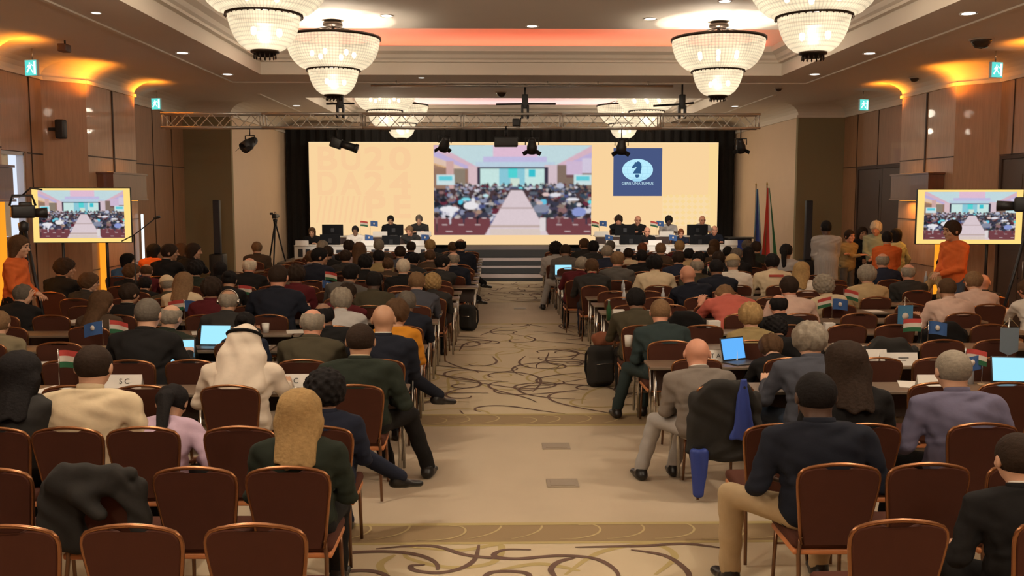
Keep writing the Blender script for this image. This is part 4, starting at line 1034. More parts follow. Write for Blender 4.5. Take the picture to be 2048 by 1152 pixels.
def hand_field(X, Y, Z):
    d = rbx(X, Y, Z, (0, .048, 0), (.040, .048, .013), .013)
    d = smin(d, cap(X, Y, Z, (0, -.05, .005), (0, .02, 0), .026, .024), .02)
    for bx, L, sp in ((-.029, .074, -.10), (-.010, .084, -.03), (.010, .078, .04), (.028, .060, .12)):
        p = V3((bx, .088, 0)); a = .25
        for k, f in enumerate((.45, .32, .23)):
            q = p + V3((math.sin(sp), math.cos(a), -math.sin(a))) * L * f
            d = smin(d, cap(X, Y, Z, p, q, .0098 - .0008 * k, .009 - .0008 * k), .003); p = q; a += .38
    d = smin(d, cap(X, Y, Z, (-.028, .018, -.004), (-.058, .052, -.016), .014, .0115), .008); d = smin(d, cap(X, Y, Z, (-.058, .052, -.016), (-.062, .082, -.026), .0112, .009), .003)
    return d
HAND = sdf_raw(hand_field, (-.09, -.085, -.10), (.06, .19, .035), .0042)

def hair_field(kind):
    def skull(X, Y, Z, g): return ell(X, Y, Z, (0, -.014, .024), (.076 + g, .098 + g, .101 + g))
    def face(X, Y, Z, a=.052): return -(Y * .86 - Z * .52 - a)         # >0 behind the hair line
    def f(X, Y, Z):
        n = .0026 * np.sin(70 * X + 30 * Z) * np.sin(65 * Y + 33 * Z + 2) + .0015 * np.sin(150 * X + 20 * Y)
        if kind == 'short': d = smax(skull(X, Y, Z, .013) + n, -face(X, Y, Z), .012); return smax(d, -.078 - Z + .35 * np.maximum(0, Y), .015)
        if kind == 'buzz': d = smax(skull(X, Y, Z, .007), -face(X, Y, Z, .056), .006); return smax(d, -.07 - Z + .4 * np.maximum(0, Y), .01)
        if kind == 'fringe':
            d = smax(skull(X, Y, Z, .010) + n, -face(X, Y, Z, .03), .01); d = smax(d, -.075 - Z + .4 * np.maximum(0, Y), .012)
            return smax(d, -ell(X, Y, Z, (0, .0, .115), (.075, .115, .085)), .01)
        if kind == 'full': d = smax(skull(X, Y, Z, .024) + 2 * n, -face(X, Y, Z, .058), .015); return smax(d, -.088 - Z + .3 * np.maximum(0, Y), .02)
        if kind == 'curly':
            m = .009 * np.sin(95 * X + 2) * np.sin(90 * Y + 1) * np.sin(85 * Z); d = smax(skull(X, Y, Z, .036) + m, -face(X, Y, Z, .055), .015); return smax(d, -.10 - Z, .03)
        if kind in ('long', 'bob'):
            zb = -.30 if kind == 'long' else -.13; m = .0012 * np.sin(150 * X + 4 * np.sin(9 * Z + 3)) + .003 * np.sin(34 * X + 2 * np.sin(7 * Z))
            d = skull(X, Y, Z, .018)
            d = smin(d, ell(X, Y, Z, (0, -.035, -.07), (.098, .062, .13)), .03)
            if kind == 'long': d = smin(d, cap(X * .60, Y, Z, (0, -.060, -.05), (0, -.150, zb + .02), .056, .056), .04); d = smax(d, zb + .045 - Z + .012 * np.sin(70 * X), .012)
            d = smax(d + m, -face(X, Y, Z, .048), .012); return smax(d, -(.047 - Y), .02) if False else smax(d, Y + .9 * Z * 0 - .055 - .0 * Z + np.where(Z > .03, -.06, 0), .01)
        if kind == 'pony':
            d = smax(skull(X, Y, Z, .011) + n, -face(X, Y, Z), .012); d = smax(d, -.06 - Z, .02); d = smin(d, ell(X, Y, Z, (0, -.125, .03), (.028, .028, .03)), .01)
            return smin(d, cap(X * .8, Y, Z, (0, -.135, .0), (.01, -.145, -.26), .036, .020) + .003 * np.sin(120 * X + 30 * Z), .02)
        if kind == 'bun': d = smax(skull(X, Y, Z, .012) + n, -face(X, Y, Z), .012); d = smax(d, -.06 - Z, .02); return smin(d, ell(X, Y, Z, (0, -.115, .06), (.045, .04, .042)), .01)
        if kind == 'cap':
            d = smax(skull(X, Y, Z, .017), .022 - Z - .22 * Y, .008); return smin(d, rbx(X, Y, Z + .25 * (Y - .1), (0, .128, .035), (.062, .05, .006), .006), .012)
        if kind == 'ghutra':
            m = .003 * np.sin(60 * X + 4 * np.sin(8 * Z)) + .003 * np.sin(26 * X - 22 * Z); d = skull(X, Y, Z, .022)
            d = smin(d, ell(X, Y, Z, (0, -.035, -.07), (.108, .085, .16)), .04); d = smin(d, cap(X * .55, Y, Z, (0, -.075, -.10), (0, -.115, -.32), .075, .085), .06)
            return smax(d + m, Y - .045, .015)
        if kind == 'agal': return np.abs(np.sqrt((X / 1.0) ** 2 + ((Y + .014) / 1.2) ** 2) - .094) * .9 + np.abs(Z + .28 * Y - .062) * .8 - .012
    return f
HAIRM = {}
def hair_mesh(kind):
    if kind not in HAIRM:
        h = .0065 if kind not in ('ghutra', 'long') else .0075
        HAIRM[kind] = sdf_mesh('hair', hair_field(kind), (-.20 if kind in ('ghutra', 'long') else -.135, -.24, -.44 if kind in ('ghutra', 'long') else (-.32 if kind == 'pony' else -.27)), (.20 if kind in ('ghutra', 'long') else .135, .2, .19), h)
    return HAIRM[kind]

def ik(S, W, l1, l2, hint):
    d = W - S; L = min(d.length, l1 + l2 - .004); d = d.normalized(); W = S + d * L
    a = (l1 * l1 - l2 * l2 + L * L) / (2 * L); h = math.sqrt(max(0, l1 * l1 - a * a))
    p = hint - d * hint.dot(d); p.normalize(); return S + d * a + p * h, W
def make_joints(seat=True, lean=.08, side=0, hy=0, hp=.05, hr=0, hands='lap', legs='std', w=1.0, twist=0):
    J = {}; pel = V3((0, .19, .565)) if seat else V3((0, 0, .95))
    R = Matrix.Rotation(twist, 3, 'Z') @ Matrix.Rotation(side, 3, 'Y') @ Matrix.Rotation(-lean, 3, 'X')
    R2 = Matrix.Rotation(twist, 3, 'Z') @ Matrix.Rotation(side, 3, 'Y') @ Matrix.Rotation(-lean * 1.35 - .08, 3, 'X')
    J['pel'] = pel; J['R'] = R; chest = pel + R @ V3((0, 0, .28)); J['neck'] = chest + R2 @ V3((0, -.008, .212)); J['R2'] = R2; J['chest'] = chest
    for q, k in ((-1, 'L'), (1, 'R')): J['sh' + k] = chest + R2 @ V3((q * .186 * w, 0, .128))
    RH = Matrix.Rotation(twist * .5 + hy, 3, 'Z') @ Matrix.Rotation(hr, 3, 'Y') @ Matrix.Rotation(-lean * .6 - hp, 3, 'X')
    hc = J['neck'] + (R2 @ V3((0, .012, .04))) + RH @ V3((0, .025, .098)); J['Mh'] = Matrix.Translation(hc) @ RH.to_4x4() @ Matrix.Diagonal((1.15, 1.12, 1.10, 1))
    def T(a, b): return {'L': V3(a), 'R': V3(b)}
    if seat:
        t = {'lap': T((-.12, .50, .66), (.12, .50, .66)), 'table': T((-.17, .66, .80), (.15, .68, .80)), 'write': T((-.20, .60, .79), (.10, .63, .80)),
             'wide': T((-.24, .56, .79), (.24, .56, .79)), 'chin': T((-.14, .62, .79), (.06, .42, 1.05)), 'cross': T((.10, .36, .92), (-.10, .38, .90)), 'lapw': T((-.20, .46, .665), (.20, .46, .665)), 'down': T((-.30, .25, .58), (.30, .25, .58)),
             'phone': T((-.07, .46, .98), (.06, .47, .98)), 'fwd': T((-.22, .84, .80), (.22, .84, .80))}[hands]
    else:
        t = {'side': T((-.26, .04, .86), (.26, .04, .86)), 'cross': T((.14, .20, 1.19), (-.14, .22, 1.17)), 'front': T((-.05, .24, 1.0), (.05, .25, 1.0)), 'phone': T((-.20, .22, 1.05), (.05, .27, 1.32)), 'back': T((-.2, -.12, 1.0), (.2, -.12, 1.0))}[hands]
        if w != 1: pass
    for k, q in (('L', -1), ('R', 1)):
        hint = V3((q * .42, -.35, -1)); J['el' + k], J['wr' + k] = ik(J['sh' + k], t[k], .285, .25, hint)
    if seat:
        lg = {'std': (((-.13, .60, .52), (-.13, .60, .09)), ((.13, .60, .52), (.13, .60, .09))), 'apart': (((-.22, .60, .52), (-.24, .62, .09)), ((.22, .60, .52), (.24, .58, .09))),
              'crossR': (((-.02, .62, .53), (.06, .66, .09)), ((.10, .64, .66), (.40, .76, .40))), 'crossL': (((-.10, .64, .66), (-.40, .74, .40)), ((.02, .62, .53), (-.06, .66, .09))),
              'aisleL': (((-.30, .48, .55), (-.40, .52, .09)), ((-.05, .58, .55), (-.14, .62, .09))), 'aisleR': (((.05, .58, .55), (.14, .62, .09)), ((.30, .48, .55), (.42, .56, .09))),
              'wideL': (((-.36, .46, .57), (-.35, .50, .09)), ((.12, .58, .53), (.12, .58, .09)))}[legs]
        hz = .55
    else:
        lg = (((-.10, .02, .50), (-.12, 0, .09)), ((.10, .03, .50), (.13, .03, .09))); hz = .92
    for k, q, (kn, an) in (('L', -1, lg[0]), ('R', 1, lg[1])):
        J['hi' + k] = V3((q * .088, pel.y, hz)); J['kn' + k] = V3(kn); J['an' + k] = V3(an)
    return J
def torso(J, X, Y, Z, g, w):
    # stack of blended ellipsoids following the spine
    def loc(R, o):
        R = np.array(R); dx, dy, dz = X - o.x, Y - o.y, Z - o.z
        return (dx * R[0, 0] + dy * R[1, 0] + dz * R[2, 0], dx * R[0, 1] + dy * R[1, 1] + dz * R[2, 1], dx * R[0, 2] + dy * R[1, 2] + dz * R[2, 2])
    a, b, c = loc(J['R'], J['pel']); a2, b2, c2 = loc(J['R2'], J['chest'])
    d = ell(a, b, c, (0, 0, 0), (.150 * w + .02 + g, .122 + g, .15 + g))
    d = smin(d, ell(a, b, c, (0, .01, .14), (.150 * w + g, .112 + g, .16 + g)), .06)
    d = smin(d, ell(a2, b2, c2, (0, -.002, .04), (.172 * w + g, .118 + g, .16 + g)), .06)
    d = smin(d, cap(a2, b2 * 1.15, c2, (-.130 * w, -.005, .122), (.130 * w, -.005, .122), .064 + g, .064 + g), .05)
    d = smin(d, cap(a2, b2, c2, (-.105 * w, -.01, .142), (0, -.018, .208), .046 + g, .054 + g), .05); d = smin(d, cap(a2, b2, c2, (.105 * w, -.01, .142), (0, -.018, .208), .046 + g, .054 + g), .05)
    return d, (a2, b2, c2)
BODYC = {}
def figure(key, female=False, robe=False, **kw):
    ck = (key, female, robe)
    if ck in BODYC: return BODYC[ck]
    w = 1.0 if female else 1.13
    J = make_joints(w=w, **kw); seat = kw.get('seat', True)
    allp = [J[k] for k in ('elL', 'elR', 'wrL', 'wrR', 'shL', 'shR', 'pel', 'neck')]
    lo = [min(p[i] for p in allp) - .17 for i in range(3)]; hi = [max(p[i] for p in allp) + .17 for i in range(3)]
    lo[2] = min(lo[2], (.42 if seat else .75)); hi[2] = J['neck'].z + .09; lo[0] = min(lo[0], -.28); hi[0] = max(hi[0], .28); lo[1] = min(lo[1], J['pel'].y - .24)
    def top(X, Y, Z):
        g = .012
        d, (a2, b2, c2) = torso(J, X, Y, Z, g, w)
        k_ = 1 if not robe else 1.25
        for s_ in 'LR':
            S, E, W = J['sh' + s_], J['el' + s_], J['wr' + s_]
            ar = smin(cap(X, Y, Z, S, E, .060 * k_ * (.92 if female else 1), .050 * k_), cap(X, Y, Z, E, W, .049 * k_, .038 * k_), .02); d = smin(d, ar, .035)
        d = d + .0035 * np.sin(38 * Z + 14 * X + 5 * np.sin(16 * Y)) + .003 * np.sin(30 * X - 22 * Z + 4 * np.sin(21 * Z))
        # spine and side creases
        d = smax(d, c2 - .218 - .10 * b2, .012)
        if robe and not seat: d = smin(d, cap(X, Y * 1.15, Z, (0, 0, .95), (0, 0, .22), .19, .24) + .008 * np.sin(24 * np.arctan2(X, Y + .01)), .08)
        else: d = smax(d, (.475 if seat else .80) - Z, .01)
        return d
    if robe and not seat: lo[2] = .16; lo[1] = min(lo[1], -.3); hi[1] = max(hi[1], .3)
    tp = sdf_mesh('jacket', top, lo, hi, .0125)
    def legs(X, Y, Z):
        p = J['pel']; d = ell(X, Y, Z, (0, p.y, p.z - .02), (.165 * w + .01, .125, .11))
        for s_ in 'LR':
            lg = smin(cap(X, Y, Z, J['hi' + s_], J['kn' + s_], .092, .066), cap(X, Y, Z, J['kn' + s_], J['an' + s_] + V3((0, 0, .01)), .064, .052), .02); d = smin(d, lg, .03)
        d = d + .003 * np.sin(40 * Z + 20 * X)
        return smax(d, .075 - Z, .005)
    ps = [J[k + s_] for k in ('hi', 'kn', 'an') for s_ in 'LR']
    l2 = [min(p[i] for p in ps) - .14 for i in range(3)]; h2 = [max(p[i] for p in ps) + .14 for i in range(3)]; l2[2] = .05; l2[0] = min(l2[0], -.22); h2[0] = max(h2[0], .22)
    tr_ = sdf_mesh('trousers', legs, l2, h2, .014)
    # the body itself: one skin from head to hands and ankles
    ex = [(HEAD[0], HEAD[1], J['Mh'])]
    for s_, q in (('L', -1), ('R', 1)):
        d = (J['wr' + s_] - J['el' + s_]).normalized(); z = V3((0, 0, 1)) if abs(d.z) < .85 else V3((0, -1, 0)); x = d.cross(z).normalized(); z = x.cross(d)
        M = Matrix(((x.x, d.x, z.x, 0), (x.y, d.y, z.y, 0), (x.z, d.z, z.z, 0), (0, 0, 0, 1)))
        if s_ == 'L': M = M @ Matrix.Diagonal((-1, 1, 1, 1))
        M = Matrix.Translation(J['wr' + s_] + d * .02) @ M; ex.append((HAND[0], HAND[1], M))
    def bod(X, Y, Z):
        d, _ = torso(J, X, Y, Z, -.018, w)
        for s_ in 'LR':
            d = smin(d, cap(X, Y, Z, J['sh' + s_], J['el' + s_], .042, .036), .02); d = smin(d, cap(X, Y, Z, J['el' + s_], J['wr' + s_], .036, .027), .02)
            d = smin(d, cap(X, Y, Z, J['hi' + s_], J['kn' + s_], .070, .050), .03); d = smin(d, cap(X, Y, Z, J['kn' + s_], J['an' + s_], .050, .034), .03)
            d = smin(d, cap(X, Y, Z, J['an' + s_] + V3((0, 0, -.03)), J['an' + s_] + V3((0, .10, -.06)), .028, .02), .02)
        d = smin(d, cap(X, Y, Z, J['neck'], J['Mh'].translation + V3((0, -.01, -.1)), .056, .052), .02)
        return d
    pa = ps + allp; l3 = [min(p[i] for p in pa) - .2 for i in range(3)]; h3 = [max(p[i] for p in pa) + .15 for i in range(3)]; l3[2] = .0
    bd = sdf_mesh('body', bod, l3, h3, .021, ex)
    BODYC[ck] = dict(J=J, top=tp, legs=tr_, body=bd, headtop=(J['Mh'] @ V3((0, -.01, .13))), Mh=J['Mh']); return BODYC[ck]
def shoe_f(X, Y, Z):
    d = smin(cap(X, Y, Z, (0, -.035, -.045), (0, .03, -.045), .040, .040), cap(X, Y * .9, Z * 1.25, (0, .04, -.068), (0, .14, -.075), .040, .034), .03); d = smin(d, cap(X, Y, Z, (0, -.01, .02), (0, -.01, -.04), .045, .045), .02)
    return smax(smax(d, -.088 - Z, .004), Z - .02, .004)
SHOE = sdf_mesh('shoe', shoe_f, (-.07, -.11, -.11), (.07, .22, .06), .0085)
cm = MB(); cm.lathe([(.060, -.012), (.066, .004), (.064, .030), (.059, .034), (.057, .028)], n=20); COLLAR = cm.mesh('collar'); COLLAR.materials.append(None)
EYE = MB().lathe([(0, -.0125), (.009, -.009), (.0125, 0), (.009, .009), (0, .0125)], n=10).mesh('eye'); EYE.materials.append(None)
BROW = MB().box((0, 0, 0), (.030, .008, .006)).mesh('eyebrow'); BROW.materials.append(None)
GLS = MB()
for q in (-1, 1):
    GLS.tube([(q * .032 + .021 * math.cos(t), .098, .012 + .017 * math.sin(t)) for t in [2 * PI * k / 14 for k in range(14)]], .0018, 5, closed=True); GLS.tube([(q * .053, .096, .015), (q * .080, -.005, .012)], .0018, 5)
GLS.tube([(-.011, .10, .014), (.011, .10, .014)], .0018, 5); GLASSES = GLS.mesh('glasses'); GLASSES.materials.append(None)

SKIN = {'l': (.60, .34, .22), 't': (.46, .25, .15), 'b': (.23, .115, .065), 'd': (.085, .045, .03), 'r': (.58, .27, .17)}
HAIRC = {'black': (.012, .010, .010), 'dark': (.030, .018, .012), 'brown': (.085, .045, .022), 'lbrown': (.19, .11, .055), 'blond': (.34, .215, .09), 'grey': (.26, .22, .17), 'dgrey': (.12, .10, .08), 'white': (.60, .52, .40), 'red': (.16, .05, .02)}
CLOTH = {'black': (.012, .011, .011), 'navy': (.018, .022, .040), 'dnavy': (.013, .015, .024), 'charcoal': (.032, .030, .028), 'grey': (.10, .09, .08), 'olive': (.060, .050, .030), 'green': (.022, .028, .020), 'teal': (.028, .042, .042), 'slate': (.065, .068, .085),
         'cream': (.62, .50, .33), 'white': (.72, .66, .58), 'robe': (.66, .56, .45), 'pinkish': (.60, .42, .34), 'lilac': (.46, .33, .42), 'lilacb': (.14, .13, .20), 'redshirt': (.50, .12, .09), 'orange': (.62, .13, .03), 'amber': (.55, .22, .02), 'khaki': (.30, .22, .10), 'beige': (.44, .32, .17), 'tan': (.42, .31, .18),
         'maroon': (.09, .012, .015), 'brown': (.07, .045, .028), 'lgrey': (.36, .34, .32), 'stripe': (.46, .44, .42), 'jean': (.05, .07, .11), 'grayblue': (.07, .075, .09), 'mint': (.33, .36, .25), 'blue': (.06, .14, .26), 'pattern': (.22, .18, .11), 'mauve': (.36, .27, .27), 'vest': (.19, .16, .135)}
def skinm(k): return mat('skin_' + k, SKIN[k], .55, var=.06, scale=40)
def hairm(k): return mat('hair_' + k, HAIRC[k], .8, var=.35, scale=60, bump=.5, spec=.15)
def clothm(k): return mat('cloth_' + k, CLOTH[k], .9, var=.08, scale=30, bump=.15, spec=.2)
POSES = {'up': dict(), 'upL': dict(hy=.5, hp=.08), 'upR': dict(hy=-.5, hp=.08), 'tab': dict(lean=.24, hp=.12, hands='table'), 'read': dict(lean=.30, hp=.50, hands='write'), 'wide': dict(lean=.20, hands='wide', hp=.1, legs='apart'),
         'sideL': dict(side=-.16, lean=.12, hr=-.1, hands='table', hy=.3), 'sideR': dict(side=.16, lean=.14, hr=.1, hands='table', hy=-.3), 'profR': dict(hy=-1.15, lean=.12, hands='table', twist=-.35), 'profL': dict(hy=1.15, lean=.12, hands='table', twist=.35),
         'chin': dict(lean=.34, hp=.15, hands='chin', hy=-.25), 'crossR': dict(lean=.05, legs='crossR', hands='lap', hp=.1), 'crossL': dict(lean=.05, legs='crossL', hands='lap'), 'aisleL': dict(lean=.22, legs='aisleL', hands='lap', twist=.15, hy=-.2, hp=.2),
         'wideL': dict(lean=.12, legs='wideL', hands='lapw', hp=.15), 'lapw': dict(lean=.16, hands='lapw', hp=.1, legs='apart'), 'slumplap': dict(lean=.42, hp=.35, hands='lapw'), 'bent': dict(lean=.74, hp=.75, hands='fwd', legs='apart'), 'slump': dict(lean=.45, hp=.4, hands='table'), 'arms': dict(lean=.06, hands='cross', hp=.1), 'phone': dict(lean=.15, hands='phone', hp=.15),
         'stand': dict(seat=False, hands='side', lean=.02), 'standX': dict(seat=False, hands='cross', lean=.0), 'standF': dict(seat=False, hands='front', lean=.03, hp=.12), 'standB': dict(seat=False, hands='front', lean=.05, hp=.35)}
def person(x, y, rz, pose, hair, hc, skin, top, bot, label, group=None, scale=1.0, female=False, robe=False, collar=None, face=False, glasses=False, shoe='black', topname='jacket', z0=0, legs=True):
    F = figure(pose, female, robe, **POSES[pose])
    t = thing('person', label, 'person', (x, y, z0), rz, group); t.scale = (scale,) * 3
    b = obj('body', F['body'], t, m=skinm(skin)); obj(topname, F['top'], t, m=clothm(top))
    if legs: obj('trousers', F['legs'], t, m=clothm(bot))
    if hair not in ('none',):
        nm = {'cap': 'cap', 'ghutra': 'headscarf'}.get(hair, 'hair')
        hm_ = clothm(hc) if hair in ('cap', 'ghutra') else hairm(hc)
        obj(nm, hair_mesh(hair), t, m=hm_, mw=F['Mh'])
        if hair == 'cap': obj('hair', hair_mesh('buzz'), t, m=hairm('grey'), mw=F['Mh'])
        if hair == 'ghutra': obj('agal_cord', hair_mesh('agal'), t, m=clothm('black'), mw=F['Mh'])
    if topname == 'jacket' and scale > 0: obj('jacket_collar', COLLAR, t, m=clothm(top), mw=Matrix.Translation(F['J']['neck']) @ F['J']['R2'].to_4x4() @ Matrix.Translation((0, -.004, -.012)) @ Matrix.Diagonal((1.16, 1.16, 1.1, 1)))
    elif topname == 'shirt': obj('shirt_collar', COLLAR, t, m=clothm(top), mw=Matrix.Translation(F['J']['neck']) @ F['J']['R2'].to_4x4() @ Matrix.Translation((0, -.003, -.004)) @ Matrix.Diagonal((1.08, 1.08, 1.0, 1)))
    if collar: obj('collar', COLLAR, t, m=clothm(collar), mw=Matrix.Translation(F['J']['neck']) @ F['J']['R2'].to_4x4())
    if legs:
        for s_ in 'LR':
            a = F['J']['an' + s_]; k = F['J']['kn' + s_]; tw = math.atan2(-(k.x - F['J']['pel'].x) * .6, 1) if POSES[pose].get('seat', True) else 0
            M = Matrix.Translation(a) @ Matrix.Rotation(tw, 4, 'Z')
            if a.z > .2: M = Matrix.Translation(a) @ Matrix.Rotation(-.9 * (1 if s_ == 'R' else -1), 4, 'Z') @ Matrix.Rotation(-.15, 4, 'X')
            obj('shoe', SHOE, t, m=mat('shoe_' + shoe, CLOTH.get(shoe, (.012, .01, .01)), .35), mw=M)
    if face:
        for q in (-1, 1):
            obj('eye', EYE, t, m=mat('eye_dark', (.02, .015, .012), .2), mw=F['Mh'] @ Matrix.Translation((q * .031, .079, .012)) @ Matrix.Diagonal((1, .7, .6, 1)))
            obj('eyebrow', BROW, t, m=hairm(hc if hair not in ('cap', 'ghutra', 'none') else 'dark'), mw=F['Mh'] @ Matrix.Translation((q * .032, .094, .036)))
    if glasses: obj('glasses', GLASSES, t, m=mat('glasses_frame', (.02, .02, .02), .3), mw=F['Mh'])
    return t
